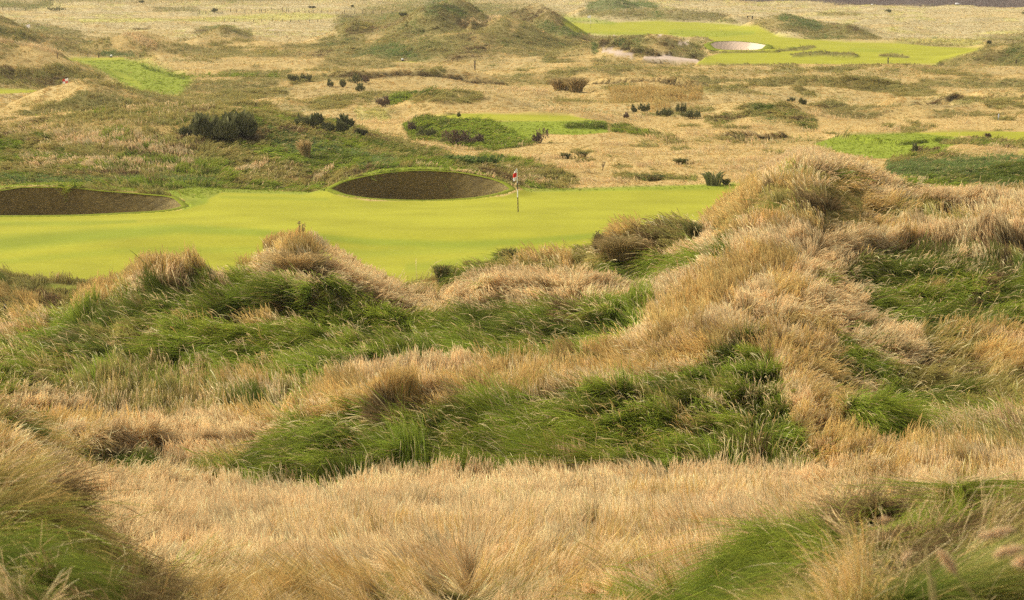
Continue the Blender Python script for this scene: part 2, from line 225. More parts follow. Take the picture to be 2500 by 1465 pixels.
st('G', [(655,600,14),(700,600,20),(760,612,20)], 1); st('b', [(690,640,15),(740,650,16),(790,660,12)], .8); st('S', [(765,586,9),(820,622,12),(900,668,13),(1000,714,13),(1080,740,9)], .95); st('b', [(850,690,14),(920,715,12),(990,745,14)], .7); st('o', [(760,690,10),(850,720,12),(900,740,12)], .6)
st('b', [(540,792,14),(580,775,13),(650,758,12),(740,748,14),(790,735,10)], .75); st('G', [(610,790,14),(700,760,12)], .45); st('d', [(410,866,11),(440,868,8)], .9); st('b', [(900,812,9),(935,808,7)], .8); st('S', [(470,900,18),(500,870,10)], .5); st('S', [(280,830,10),(300,850,8)], .25)
st('S', [(1130,698,10),(1200,690,12),(1300,686,13),(1420,690,12),(1540,704,9)], 1); st('b', [(1150,738,10),(1250,727,8),(1400,724,9),(1480,726,6)], .85); st('b', [(1130,745,14)], .6); st('S', [(1260,650,10),(1300,635,16),(1390,640,16)], .9); st('d', [(1230,632,10),(1255,625,8)], .9); st('o', [(1150,655,10),(1200,650,10)], .8); st('g', [(1120,672,8),(1200,660,8)], .6); st('d', [(1080,668,12)], .9); st('b', [(1120,668,6)], .7)  # brown strip below the straw ridge is its underside shadow, painted as growth
st('b', [(1490,590,22),(1540,592,22),(1600,585,16)], .75); st('d', [(1520,620,14)], .6); st('G', [(1490,562,12),(1560,556,8)], .6); st('o', [(1580,560,12),(1690,556,12)], .8); st('g', [(1450,650,16),(1560,645,24),(1700,625,24)], .95); st('d', [(1470,655,9),(1540,640,8)], .7); st('b', [(1555,655,6),(1590,650,5)], .7); st('o', [(1410,610,10),(1450,605,8)], .7); st('d', [(1690,560,10),(1710,556,8)], .7); st('d', [(1640,690,12),(1750,660,10)], .4)
st('b', [(1370,762,16),(1440,758,14)], .6); st('S', [(600,890,14),(660,870,10)], .5); st('S', [(560,930,26),(660,940,26)], .5); st('d', [(560,985,10),(650,960,8),(620,1000,8)], .35)
st('S', [(900,870,14),(860,910,24),(960,920,34),(1100,900,34),(1250,925,34),(1400,930,28),(1540,885,26)], .9); st('o', [(1130,860,16),(1250,850,14),(1100,880,10)], .4)
# big dune on the right
st('G', [(1740,530,18),(1800,490,22),(1850,450,18)], .7); st('S', [(1860,420,14),(1930,380,14),(2010,385,14),(2120,420,14)], .9); st('o', [(1920,430,20),(1990,420,18),(2060,440,12)], .75); st('o', [(1930,505,18),(2040,500,16)], .7); st('b', [(1960,490,12),(2030,492,12)], .8); st('b', [(1890,540,8),(1790,585,8)], .6)
st('S', [(1720,556,12),(1800,565,18),(1950,540,26),(2080,560,24),(2200,565,18)], .9); st('b', [(2270,510,8),(2420,516,10)], .75); st('o', [(2150,535,12),(2300,530,12),(2450,540,12)], .55); st('d', [(1780,600,12),(1810,585,8)], .5); st('g', [(1650,640,14),(1780,625,16)], .6)
st('b', [(2060,618,8),(2200,608,10),(2300,602,9),(2420,608,9),(2700,620,10)], .9); st('d', [(2100,650,22),(2200,640,26),(2320,650,24),(2480,660,26),(2700,665,26)], .75); st('g', [(2120,700,26),(2250,690,30),(2420,705,30),(2700,710,30)], .85); st('d', [(2130,660,14),(2280,665,14)], .6); st('g', [(2130,735,22),(2300,752,24),(2500,745,24),(2700,745,24)], .85); st('d', [(2330,725,20),(2500,700,20)], .6); st('g', [(2180,750,22),(2300,770,22)], .7); st('o', [(2340,780,26),(2480,790,26),(2700,800,26)], .6); st('b', [(2360,720,14),(2460,640,16)], .5); st('d', [(2200,790,16),(2350,765,14)], .6)  # first brown stroke paints the shadow under the overhanging straw band
st('G', [(1620,790,46),(1680,760,50),(1760,700,44),(1840,650,36),(1930,640,24)], .85); st('b', [(1810,750,14),(1850,770,10)], .85); st('d', [(1840,800,14),(1800,840,14)], .7); st('o', [(1560,720,16),(1640,680,12)], .6); st('o', [(1950,690,14),(2000,670,10)], .6); st('b', [(1960,680,8),(2040,690,8)], .5)
st('S', [(1900,690,26),(2000,760,34),(2150,810,30),(2300,845,26),(2450,850,36),(2700,850,40)], .85); st('S', [(1868,762,12),(1900,840,22),(1930,930,22),(1975,1030,18)], .9); st('b', [(1985,905,16),(2045,935,14)], .8); st('b', [(1905,1020,10),(1950,1050,10)], .7); st('o', [(2050,820,16),(2180,900,22),(2280,930,18)], .75); st('d', [(2080,790,12),(2150,830,10)], .6); st('b', [(2250,870,14),(2380,890,10)], .55)
st('g', [(2120,990,22),(2240,1010,22),(2200,960,18)], .85); st('o', [(2300,965,28),(2450,945,28),(2700,940,28)], .7); st('g', [(2350,1010,18),(2470,1000,14)], .5); st('d', [(2250,940,14),(2330,935,10)], .7); st('b', [(2070,1048,18),(2190,1082,20)], .75); st('d', [(2150,1085,16),(2210,1098,10)], .8); st('o', [(2060,1022,10),(2180,1045,8)], .7); st('o', [(2320,1070,26),(2480,1072,26),(2700,1072,26)], .75); st('b', [(2300,1080,14),(2480,1050,14)], .4)
pg('o', [(2040,800),(2150,870),(2500,920),(2900,930),(2900,1115),(2250,1120),(2060,1065),(2000,960)], .6, 40)
st('g', [(2100,985,26),(2240,1015,26),(2200,950,24)], .9); st('g', [(2080,860,18),(2180,930,20),(2300,985,22),(2480,1000,20)], .6); st('d', [(2230,945,16),(2340,940,12)], .6); st('S', [(2400,890,18),(2300,860,14)], .5)
# green bank in the middle
pg('g', [(540,1135),(620,1092),(700,1045),(770,1012),(900,985),(1050,990),(1250,970),(1400,952),(1520,918),(1700,868),(1810,838),(1850,822),(1895,872),(1930,1000),(1990,1105),(1800,1135),(1500,1138),(1250,1145),(1000,1160),(800,1190),(620,1185)], .92, 36)
st('d', [(640,1110,24),(780,1085,30),(880,1055,26)], .75); st('o', [(700,1060,14),(860,1020,16)], .5); st('d', [(1430,965,14),(1540,955,16)], .8); st('d', [(1000,1075,20),(1250,1060,14)], .45); st('o', [(1200,1085,14),(1450,1090,14),(1600,1065,14)], .6); st('b', [(1540,1015,10),(1580,1000,8)], .7); st('d', [(1720,1055,26),(1900,1060,26)], .75); st('d', [(1680,900,14),(1790,860,18)], .7); st('o', [(1780,980,14),(1850,940,12)], .3); st('b', [(1850,1085,10),(1960,1080,10)], .5); st('o', [(1640,1085,14),(1760,1100,12)], .5)
st('b', [(935,985,18),(975,1005,18),(900,1010,10)], .9); st('b', [(1000,996,8),(1080,1000,9),(1160,997,8)], .75); st('d', [(1090,1015,14),(1190,1005,14)], .6); st('d', [(1480,985,12),(1380,1010,10)], .4)
# left mounds
pg('o', [(-500,1185),(0,1175),(90,1225),(200,1290),(340,1372),(450,1440),(520,1490),(-500,1490)], .8, 20); pg('o', [(1640,1490),(1760,1420),(1900,1335),(2050,1280),(2200,1240),(2900,1240),(2900,1490)], .85, 16)
st('o', [(-200,1000,22),(20,1005,22),(95,1045,14)], .8); st('d', [(0,1030,14),(60,1020,12)], .5); st('g', [(30,1050,10),(120,1060,10)], .5); st('d', [(180,1078,16),(280,1095,20),(370,1110,16)], .9); st('g', [(300,1110,12),(360,1125,10)], .6); st('b', [(350,1065,10),(400,1095,12)], .8); st('b', [(170,1080,10),(260,1085,8)], .5); st('o', [(190,1130,20),(330,1145,20)], .75); st('G', [(200,1130,12),(280,1140,12)], .5)
st('S', [(-200,1120,30),(30,1135,30),(160,1205,28),(270,1285,22),(380,1350,12)], .9); st('b', [(-200,1170,16),(20,1195,16),(110,1255,16),(190,1295,14)], .8); st('g', [(-200,1320,40),(40,1330,36),(110,1375,36),(60,1420,36)], .85); st('d', [(-100,1400,26),(30,1400,26)], .6); st('o', [(240,1335,24),(350,1390,22)], .8); st('b', [(230,1300,12),(300,1335,12),(340,1360,10)], .75); st('b', [(160,1445,26),(360,1435,18)], .75); st('S', [(40,1445,12),(120,1455,12)], .5); st('o', [(420,1362,14),(500,1385,16),(620,1392,12)], .7); st('b', [(470,1415,10),(590,1422,10)], .7); st('o', [(220,1420,24),(340,1410,16)], .5)
# meadow
st('o', [(1450,1288,16)], .7); st('d', [(740,1180,16),(820,1190,12)], .7); st('o', [(520,1160,14),(720,1170,14)], .6); st('o', [(900,1165,12),(1200,1150,12)], .4); st('o', [(1900,1130,16),(2100,1130,14)], .5); st('b', [(2000,1140,8),(1780,1140,8)], .4); st('o', [(2350,1180,30),(2500,1200,24)], .45); st('o', [(2000,1290,20),(1800,1300,16)], .2)
st('b', [(915,1418,14),(960,1440,14),(1000,1450,10)], .7); st('o', [(1000,1455,18),(1220,1450,14)], .7); st('b', [(1370,1412,12),(1470,1425,14)], .7); st('b', [(1240,1400,10),(1300,1410,10)], .4); st('g', [(1560,1445,12),(1660,1445,14)], .6); st('o', [(1480,1380,14),(1600,1400,14)], .3)
# near right dune
st('g', [(1680,1450,28),(1840,1405,34),(1960,1350,30),(2060,1310,18)], .9); st('d', [(1790,1430,12),(1960,1330,10)], .5); st('b', [(1960,1265,8),(1985,1268,9)], .8); st('b', [(1920,1285,6),(1985,1280,6)], .4); st('o', [(1880,1440,36),(2060,1400,38)], .65); st('g', [(2000,1400,14),(1950,1440,12)], .4); st('o', [(2080,1280,16),(2200,1290,16)], .7); st('b', [(2180,1330,34),(2280,1345,36),(2360,1300,20)], .85); st('b', [(2130,1250,12),(2290,1255,14),(2420,1290,14)], .65); st('S', [(2265,1245,10),(2300,1270,10)], .8); st('o', [(2380,1400,40),(2440,1450,40),(2220,1440,36)], .8); st('d', [(2150,1440,16),(2260,1425,16)], .6); st('b', [(2140,1290,14),(2060,1300,10)], .5); st('b', [(2420,1340,26),(2700,1360,36),(2480,1400,16)], .8)

def paint(u, v, d):
    """u, v of the ground points -> weights per plant community."""
    n = len(u); W = np.zeros((n, len(SP)), np.float32); v = np.minimum(v, 1448)
    far = sstep(400, 470, d); near = 1 - sstep(95, 110, d)
    W[:, SI['P']] = far; W[:, SI['S']] = (1 - far) * near; W[:, SI['T']] = (1 - far) * (1 - near)
    amp = np.clip(9 * 60 / np.clip(d, 20, 900), 1.0, 22)      # ragged edges, about half a metre on the ground
    wx, wy = u / (amp * 2.6), v / (amp * 1.6)
    uu = u + fbm(wx, wy, 31, 3) * amp * 1.3; vv = v + fbm(wx, wy, 41, 3) * amp * .8
    for sp, pts, a, soft, kind in STROKES:
        if kind == 'l' and sp in 'dbog' and min(p[1] for p in pts) > 540 and sp != 'm': kf = 1.5 if min(p[0] for p in pts) > 1750 and max(p[1] for p in pts) < 1120 else 1.22; pts = [(p[0], p[1], p[2] * kf) for p in pts]; a = a ** .65  # strokes widened and strengthened, so painted dark gaps and underside shade show
        clean = sp in 'MX' or (sp == 'm')
        U, V = (u, v) if clean else (uu, vv)
        P = np.array([p[:2] for p in pts], float)
        R = max(p[2] for p in pts) if kind == 'l' else 0
        mg = R * 1.3 + (soft if kind == 'p' else 0) + 4
        idx = np.nonzero((U > P[:, 0].min() - mg) & (U < P[:, 0].max() + mg) & (V > P[:, 1].min() - mg) & (V < P[:, 1].max() + mg))[0]
        if len(idx) == 0: continue
        U = U[idx]; V = V[idx]
        if kind == 'l':
            al = np.zeros(len(idx))
            segs = list(zip(pts[:-1], pts[1:])) if len(pts) > 1 else [(pts[0], pts[0])]
            for p, q in segs:
                dx, dy = q[0] - p[0], q[1] - p[1]; L = dx * dx + dy * dy
                t = np.clip(((U - p[0]) * dx + (V - p[1]) * dy) / L, 0, 1) if L > 0 else np.zeros(len(U))
                r = p[2] + (q[2] - p[2]) * t
                dd = np.hypot(U - p[0] - dx * t, V - p[1] - dy * t)
                al = np.maximum(al, 1 - sstep(r * (1 - soft), r * (1 + soft * .45), dd))
        else:
            ins = np.zeros(len(U), bool); dm = np.full(len(U), 1e9)
            for p, q in zip(pts, pts[1:] + pts[:1]):
                dx, dy = q[0] - p[0], q[1] - p[1]; L = dx * dx + dy * dy + 1e-9
                c = (p[1] > V) != (q[1] > V)
                xi = p[0] + (V - p[1]) * dx / (dy if dy != 0 else 1e-9)
                ins ^= c & (U < xi)
                t = np.clip(((U - p[0]) * dx + (V - p[1]) * dy) / L, 0, 1)
                dm = np.minimum(dm, np.hypot(U - p[0] - dx * t, V - p[1] - dy * t))
            sd = np.where(ins, -dm, dm); al = 1 - sstep(-soft * .5, soft * .5, sd)
        al = (al * a)[:, None].astype(np.float32)
        W[idx] *= (1 - al); W[idx, SI[sp]] += al[:, 0]
    return W
LIFT = (.06 + .10 * sstep(22, 30, GY)) * (1 - sstep(84, 96, GY)) + .08 * sstep(168, 176, GY)      # the growth is seen at the height of its tops
U0, V0 = project(GX, GY, GZ + LIFT)
# a painted map is kept for the ground as seen; ground hidden in dips takes the growth seen just above it
Wt = paint(U0.ravel(), V0.ravel(), GY.ravel()).reshape(NR, NC, -1)
def shift(src, dst, am):
    mm = Wt[..., SI[src]] * np.clip(am, 0, 1); Wt[..., SI[src]] -= mm; Wt[..., SI[dst]] += mm
_n = (GY < 112).astype(np.float32); _m = ((GY >= 112) & (GY < 236)).astype(np.float32); _f = (GY >= 236).astype(np.float32)
nA, nB, nC = fbm(GX / 2.6, GY / 3.4, 61, 3), fbm(GX / 1.7 + 9, GY / 2.6, 67, 3), fbm(GX / 1.2, GY / 2.0 + 5, 73, 3)
_q = 1 - .75 * sstep(25, 28, GY) * (1 - sstep(40, 43, GY))
shift('S', 'o', _n * _q * .85 * sstep(.16, .42, nA)); shift('S', 'G', _n * _q * .6 * sstep(.0, .35, nB)); shift('S', 'b', _n * _q * .8 * sstep(.30, .5, nC))
shift('g', 'd', _n * .85 * sstep(.05, .35, nC)); shift('g', 'o', _n * .7 * sstep(.10, .4, nA)); _k = 1 - .9 * (1 - sstep(25, 27, GY)); shift('o', 'S', _n * _k * .5 * sstep(.15, .4, -nB)); shift('S', 'o', (1 - sstep(23, 26, GY)) * (GX > 2.2) * .8); shift('o', 'b', (1 - sstep(23, 26, GY)) * (GX > 2.2) * .6 * sstep(-.15, .2, nC)); shift('o', 'g', (1 - sstep(23, 26, GY)) * (GX > 1.5) * .6 * sstep(.0, .3, -nA)); shift('o', 'b', _n * .6 * sstep(.15, .4, nC)); shift('o', 'g', _n * .5 * sstep(.12, .4, -nA))
mA, mB = fbm(GX / 3.4, GY / 5, 83, 3), fbm(GX / 2.2, GY / 4, 87, 3)
shift('o', 'T', _m * .2 * sstep(.08, .38, mA)); shift('o', 'g', _m * .7 * sstep(.05, .35, -mA)); shift('o', 'b', _m * .75 * sstep(.22, .45, mB)); shift('o', 'd', _m * .7 * sstep(.25, .45, -mB)); shift('u', 'd', _m * .6 * sstep(.15, .4, mB)); shift('u', 'o', _m * .25 * sstep(.1, .4, mA)); shift('T', 'o', _m * .7 * sstep(.36, .5, mB)); shift('T', 'S', _m * .4 * sstep(.1, .4, mA)); shift('g', 'd', _m * .7 * sstep(.1, .4, mB))
fA, fB = fbm(GX / 9, GY / 16, 91, 3), fbm(GX / 5, GY / 11, 95, 3)
shift('f', 'u', _f * .4 * sstep(.10, .4, fB)); shift('f', 'T', _f * .8 * sstep(.05, .35, fA)); shift('f', 'b', _f * .6 * sstep(.2, .42, -fB)); shift('T', 'f', _f * (.12 + .6 * sstep(.12, .4, fA))); shift('T', 'P', _f * .25 * sstep(.0, .35, -fA)); shift('T', 'o', _f * .8 * sstep(.25, .45, fB)); shift('P', 'T', _f * .5 * sstep(.1, .4, fA)); shift('P', 'p', _f * .5 * sstep(.1, .4, fB))
# hollows hidden from the front: no mown turf between the dunes and the green
hid = (GY > 68) & (GY < 116)
mw = Wt[..., SI['M']] * hid; Wt[..., SI['M']] -= mw; Wt[..., SI['T']] += mw * .5; Wt[..., SI['o']] += mw * .5
hid2 = (GY < 68); mw = Wt[..., SI['M']] * hid2; Wt[..., SI['M']] -= mw; Wt[..., SI['S']] += mw
mown = Wt[..., SI['M']] + Wt[..., SI['m']] + Wt[..., SI['X']] * .7
# hummocks in the rough
rough = np.clip(1 - mown * 1.5, 0, 1)
nearf = 1 - sstep(90, 120, GY)
GZ += rough * nearf * sstep(8, 16, GY) * (.11 * fbm(GX / .9, GY / 1.1, 3, 3) + .17 * fbm(GX / 2.8, GY / 3.0, 9, 2)) * (1 - .5 * sstep(25, 28, GY) * (1 - sstep(38, 41, GY)))
GZ += rough * (1 - nearf) * (.16 * fbm(GX / 3.0, GY / 3.0, 5, 3) * (1 - .4 * sstep(300, 500, GY)) + .62 * fbm(GX / 10, GY / 9, 7, 3) * sstep(200, 240, GY) * 1.3)
GZ += (1 - rough) * .05 * fbm(GX / 14, GY / 9, 15, 2)

# ------------------------------------------------------------------ materials
def new_mat(name):
    m = bpy.data.materials.new(name); m.use_nodes = True
    nt = m.node_tree; nt.nodes.clear(); out = nt.nodes.new('ShaderNodeOutputMaterial'); return m, nt, out
def N(nt, t, **kw):
    n = nt.nodes.new(t)
    for k, v in kw.items():
        if k.startswith('i_'): n.inputs[k[2:].replace('_', ' ')].default_value = v
        else: setattr(n, k, v)
    return n
def simple_mat(name, c, rough=.7, var=.25, scale=8.0, trans=0.0):
    m, nt, out = new_mat(name)
    tc = N(nt, 'ShaderNodeTexCoord'); no = N(nt, 'ShaderNodeTexNoise', i_Scale=scale, i_Detail=4.0)
    nt.links.new(tc.outputs['Object'], no.inputs['Vector'])
    mr = N(nt, 'ShaderNodeMapRange'); mr.inputs['To Min'].default_value = 1 - var; mr.inputs['To Max'].default_value = 1 + var
    nt.links.new(no.outputs['Fac'], mr.inputs['Value'])
    mx = N(nt, 'ShaderNodeVectorMath', operation='SCALE'); mx.inputs[0].default_value = c
    nt.links.new(mr.outputs['Result'], mx.inputs['Scale'])
    p = N(nt, 'ShaderNodeBsdfPrincipled', i_Roughness=rough); p.inputs['Specular IOR Level'].default_value = .5 if rough < .7 else .05; nt.links.new(mx.outputs[0], p.inputs['Base Color'])
    last = p.outputs[0]
    if trans:
        tr = N(nt, 'ShaderNodeBsdfTranslucent'); nt.links.new(mx.outputs[0], tr.inputs['Color'])
        ms = N(nt, 'ShaderNodeMixShader'); ms.inputs[0].default_value = trans
        nt.links.new(last, ms.inputs[1]); nt.links.new(tr.outputs[0], ms.inputs[2]); last = ms.outputs[0]
    nt.links.new(last, out.inputs['Surface']); return m
def grass_mat():
    m, nt, out = new_mat('grass_blades')
    at = N(nt, 'ShaderNodeAttribute', attribute_name='col')
    df = N(nt, 'ShaderNodeBsdfDiffuse'); tr = N(nt, 'ShaderNodeBsdfTranslucent'); ms = N(nt, 'ShaderNodeMixShader'); ms.inputs[0].default_value = .38
    nt.links.new(at.outputs['Color'], df.inputs['Color']); nt.links.new(at.outputs['Color'], tr.inputs['Color'])
    nt.links.new(df.outputs[0], ms.inputs[1]); nt.links.new(tr.outputs[0], ms.inputs[2]); nt.links.new(ms.outputs[0], out.inputs['Surface']); return m
def ground_mat(name, fine, amt):
    m, nt, out = new_mat(name)
    at = N(nt, 'ShaderNodeAttribute', attribute_name='col'); tc = N(nt, 'ShaderNodeTexCoord')
    n1 = N(nt, 'ShaderNodeTexNoise', i_Scale=fine, i_Detail=5.0, i_Roughness=.7); n2 = N(nt, 'ShaderNodeTexNoise', i_Scale=.22, i_Detail=4.0)
    nt.links.new(tc.outputs['Object'], n1.inputs['Vector']); nt.links.new(tc.outputs['Object'], n2.inputs['Vector'])
    m1 = N(nt, 'ShaderNodeMapRange'); m1.inputs['From Min'].default_value = .25; m1.inputs['From Max'].default_value = .75; m1.inputs['To Min'].default_value = 1 - amt; m1.inputs['To Max'].default_value = 1 + amt
    m2 = N(nt, 'ShaderNodeMapRange'); m2.inputs['From Min'].default_value = .3; m2.inputs['From Max'].default_value = .7; m2.inputs['To Min'].default_value = .87; m2.inputs['To Max'].default_value = 1.10
    nt.links.new(n1.outputs['Fac'], m1.inputs['Value']); nt.links.new(n2.outputs['Fac'], m2.inputs['Value'])
    mu = N(nt, 'ShaderNodeMath', operation='MULTIPLY'); nt.links.new(m1.outputs[0], mu.inputs[0]); nt.links.new(m2.outputs[0], mu.inputs[1])
    vs = N(nt, 'ShaderNodeVectorMath', operation='SCALE'); nt.links.new(at.outputs['Color'], vs.inputs[0]); nt.links.new(mu.outputs[0], vs.inputs['Scale'])
    p = N(nt, 'ShaderNodeBsdfPrincipled', i_Roughness=.9); p.inputs['Specular IOR Level'].default_value = .03
    nt.links.new(vs.outputs[0], p.inputs['Base Color'])
    bp = N(nt, 'ShaderNodeBump', i_Strength=.25, i_Distance=.03); nt.links.new(n1.outputs['Fac'], bp.inputs['Height']); nt.links.new(bp.outputs[0], p.inputs['Normal'])
    nt.links.new(p.outputs[0], out.inputs['Surface']); return m
MG = grass_mat(); M_TURF = ground_mat('mown_turf', 5.0, .14); M_SOIL = ground_mat('thatch', 5.0, .16)

# plant communities: root colour, tip colour, length m, first lean, last lean, seed heads, density
C = {
 'S': ((.38,.275,.12),(.68,.505,.265),.31,10,52,.75,1.0), 'G': ((.26,.185,.055),(.54,.375,.135),.40,10,50,.6,1.0),
 'g': ((.075,.105,.011),(.265,.315,.042),.72,58,92,.03,1.0), 'd': ((.048,.066,.010),(.150,.178,.031),.62,56,92,.02,1.0),
 'o': ((.15,.13,.033),(.36,.305,.095),.42,44,82,.2,1.0), 'b': ((.05,.035,.014),(.24,.165,.072),.40,44,86,.2,.8),  # b is brown growth and also the painted shade of ledges and scarps
 'T': ((.47,.34,.13),(.515,.37,.148),.08,15,60,.1,.3), 'P': ((.42,.345,.165),(.49,.40,.21),.16,15,55,.2,.6),
 'f': ((.19,.165,.055),(.33,.285,.10),.28,30,72,.12,1.0), 'u': ((.085,.115,.032),(.20,.25,.07),.34,40,80,.04,1.0),
 'H': ((.14,.11,.095),(.20,.155,.135),.25,15,50,.0,1.0), 'p': ((.40,.365,.11),(.48,.435,.14),.14,15,55,.0,1.0),
 'm': ((.16,.195,.018),(.19,.226,.024),.06,10,50,.0,.15), 'M': ((.266,.262,.026),(.272,.267,.026),.03,10,40,.0,0.0), 'X': ((.42,.325,.25),(.44,.34,.26),.1,10,40,.0,0.0),
}
CR = np.array([C[s][0] for s in SP]); CTp = np.array([C[s][1] for s in SP]); CL = np.array([C[s][2] for s in SP]); CA0 = np.array([C[s][3] for s in SP], float); CA1 = np.array([C[s][4] for s in SP], float); CS = np.array([C[s][5] for s in SP]); CD = np.array([C[s][6] for s in SP])
base_col = np.array([np.array(C[s][0]) * (.75 if s not in 'mMXPTp' else 1.0) for s in SP]); 
for s in 'mMXPT': base_col[SI[s]] = np.array(C[s][1]) * (1 if s in 'mMX' else .8)

# ------------------------------------------------------------------ bunkers are dug before the ground is meshed
def ring_from(front, back, n=90):
    """front/back: lists of (u, v, d) from left to right"""
    def res(pts, k):
        us = [p[0] for p in pts]; uu = us[0] + (us[-1] - us[0]) * (1 - np.cos(np.linspace(0, np.pi, k))) / 2
        vv = pchip(us, [p[1] for p in pts], uu); dd = pchip(us, [p[2] for p in pts], uu)
        return np.stack(unproj(uu, vv, dd), 1)
    f = res(front, n // 2 + 1); b = res(back, n // 2 + 1)[::-1]
    return np.concatenate([f[:-1], b[:-1]])
def inside(px, py, R):
    ins = np.zeros(px.shape, bool)
    for p, q in zip(R, np.roll(R, -1, 0)):
        c = (p[1] > py) != (q[1] > py)
        ins ^= c & (px < p[0] + (py - p[1]) * (q[0] - p[0]) / (q[1] - p[1] + 1e-12))
    return ins
DUG = np.zeros((NR, NC), bool)
def dig(R, depth, fl=1.0):
    ctr = R.mean(0); r0, r1 = np.searchsorted(rows, [R[:, 1].min() - 3, R[:, 1].max() + 3]); c = np.nonzero((cols_t > R[:, 0].min() / R[:, 1].min() - .02) & (cols_t < R[:, 0].max() / R[:, 1].min() + .02))[0]
    sl = (slice(r0, r1), slice(c[0], c[-1] + 1))
    X, Y = GX[sl], GY[sl]
    # level the turf round the rim to the rim, then drop the inside
    dm = np.full(X.shape, 1e9); zr = np.zeros(X.shape)
    for p in R:
        dd = (X - p[0]) ** 2 + (Y - p[1]) ** 2; k = dd < dm; dm = np.where(k, dd, dm); zr = np.where(k, p[2], zr)
    dm = np.sqrt(dm); w = 1 - sstep(.15, 1.6, dm)
    GZ[sl] = GZ[sl] * (1 - w) + (zr + .02) * w
    ins = inside(X, Y, R) | (dm < .34 * fl)
    GZ[sl] = np.where(ins, R[:, 2].min() - depth - .6, GZ[sl])
    Wt[sl][ins] = 0; Wt[sl][ins, SI['X']] = 1; DUG[sl] |= ins
R1 = ring_from([(808,462,161.6),(850,477,159.6),(930,487,158.6),(1027,490,158.2),(1130,486,158.6),(1210,474,159.8),(1246,462,161.4)], [(808,462,161.6),(840,446,162.8),(900,431,164),(960,422,164.8),(1027,418,165.2),(1100,421,165),(1180,434,164),(1225,448,162.8),(1246,462,161.4)])
R2 = ring_from([(-220,500,152.5),(-120,522,150.3),(0,528,149.8),(150,527,149.8),(300,521,150.4),(400,515,151.2),(446,505,152.6)], [(-220,500,152.5),(-120,474,156.5),(0,467,157),(60,459,157.4),(150,459,157.4),(250,468,157),(350,476,156.4),(420,484,155.2),(446,505,152.6)])
R3 = ring_from([(1734,108,402.5),(1748,119,400),(1780,122.5,399),(1830,123,399),(1858,120,400),(1870,110,402)], [(1734,108,402.5),(1750,102,405),(1790,101,406),(1830,104,405.5),(1870,110,402)])
dig(R1, .8); dig(R2, .8); dig(R3, .5, 1.6)

# ------------------------------------------------------------------ ground mesh, split where turf, sand and rough meet
P0 = np.stack([GX, GY, GZ], -1)
dr = np.gradient(P0, axis=0); dc = np.gradient(P0, axis=1)
NRM = np.cross(dc, dr); NRM /= np.linalg.norm(NRM, axis=-1, keepdims=True) + 1e-12
colv = np.einsum('rcs,sk->rck', Wt, base_col); colv[DUG & (GY < 200)] = (.16, .118, .034)
U1, V1 = project(GX, GY, GZ)
Wc = .25 * (Wt[:-1, :-1] + Wt[1:, :-1] + Wt[:-1, 1:] + Wt[1:, 1:])
uc = U0[:-1, :-1]; yc = GY[:-1, :-1]
isM = (Wc[..., SI['M']] + Wc[..., SI['m']] > .5); isX = Wc[..., SI['X']] > .5
cls = np.zeros(isM.shape, int)
cls[isM & (yc < 182)] = 1; cls[isM & (yc >= 182) & (uc > 1950) & (yc < 240)] = 2; cls[isM & (yc >= 182) & (uc <= 1600) & (uc > 600) & (yc < 300)] = 3
cls[isM & (yc >= 250) & (uc < 700)] = 4; cls[isM & (yc >= 300) & (uc >= 700)] = 5; cls[isX & (yc > 330)] = 6
def grid_mesh(name, sel, mat, label, cat, kind='structure', smooth=True):
    ii, jj = np.nonzero(sel)
    if len(ii) == 0: return None
    q = np.stack([ii * NC + jj, ii * NC + jj + 1, (ii + 1) * NC + jj + 1, (ii + 1) * NC + jj], 1)
    uq, inv = np.unique(q, return_inverse=True); q = inv.reshape(q.shape)
    me = bpy.data.meshes.new(name); me.vertices.add(len(uq)); me.vertices.foreach_set('co', P0.reshape(-1, 3)[uq].astype(np.float32).ravel())
    me.loops.add(q.size); me.loops.foreach_set('vertex_index', q.ravel().astype(np.int32))
    me.polygons.add(len(q)); me.polygons.foreach_set('loop_start', (np.arange(len(q)) * 4).astype(np.int32)); me.polygons.foreach_set('loop_total', np.full(len(q), 4, np.int32))
    a = me.attributes.new('col', 'FLOAT_COLOR', 'POINT'); cc = np.ones((len(uq), 4), np.float32); cc[:, :3] = colv.reshape(-1, 3)[uq]; a.data.foreach_set('color', cc.ravel())
    me.update(); me.validate()
    me.polygons.foreach_set('use_smooth', np.ones(len(q), bool))
    me.normals_split_custom_set_from_vertices(NRM.reshape(-1, 3)[uq].astype(np.float32))
    me.materials.append(mat); o = bpy.data.objects.new(name, me); COL.objects.link(o)
    o['label'] = label; o['category'] = cat; o['kind'] = kind; return o
grid_mesh('terrain', cls == 0, M_SOIL, 'rolling dune ground under the tall grass, reaching the far plain', 'terrain')
grid_mesh('putting_green', cls == 1, M_TURF, 'smooth bright yellow-green putting green with the red and white flag', 'golf green')
grid_mesh('mown_apron', cls == 2, M_TURF, 'bright green mown turf beyond the big straw dune on the right', 'mown turf')
grid_mesh('raised_tee', cls == 3, M_TURF, 'flat mown tee on a green bank behind the round bunker', 'tee')
grid_mesh('tee_lawn', cls == 4, M_TURF, 'vivid green mown patch between the dunes on the far left', 'mown turf')
grid_mesh('fairway', cls == 5, M_TURF, 'pale yellow-green fairway winding past the far dunes', 'fairway')
grid_mesh('bare_sand', cls == 6, M_SOIL, 'bare pinkish sand scar below a dark grassy lip', 'sand')

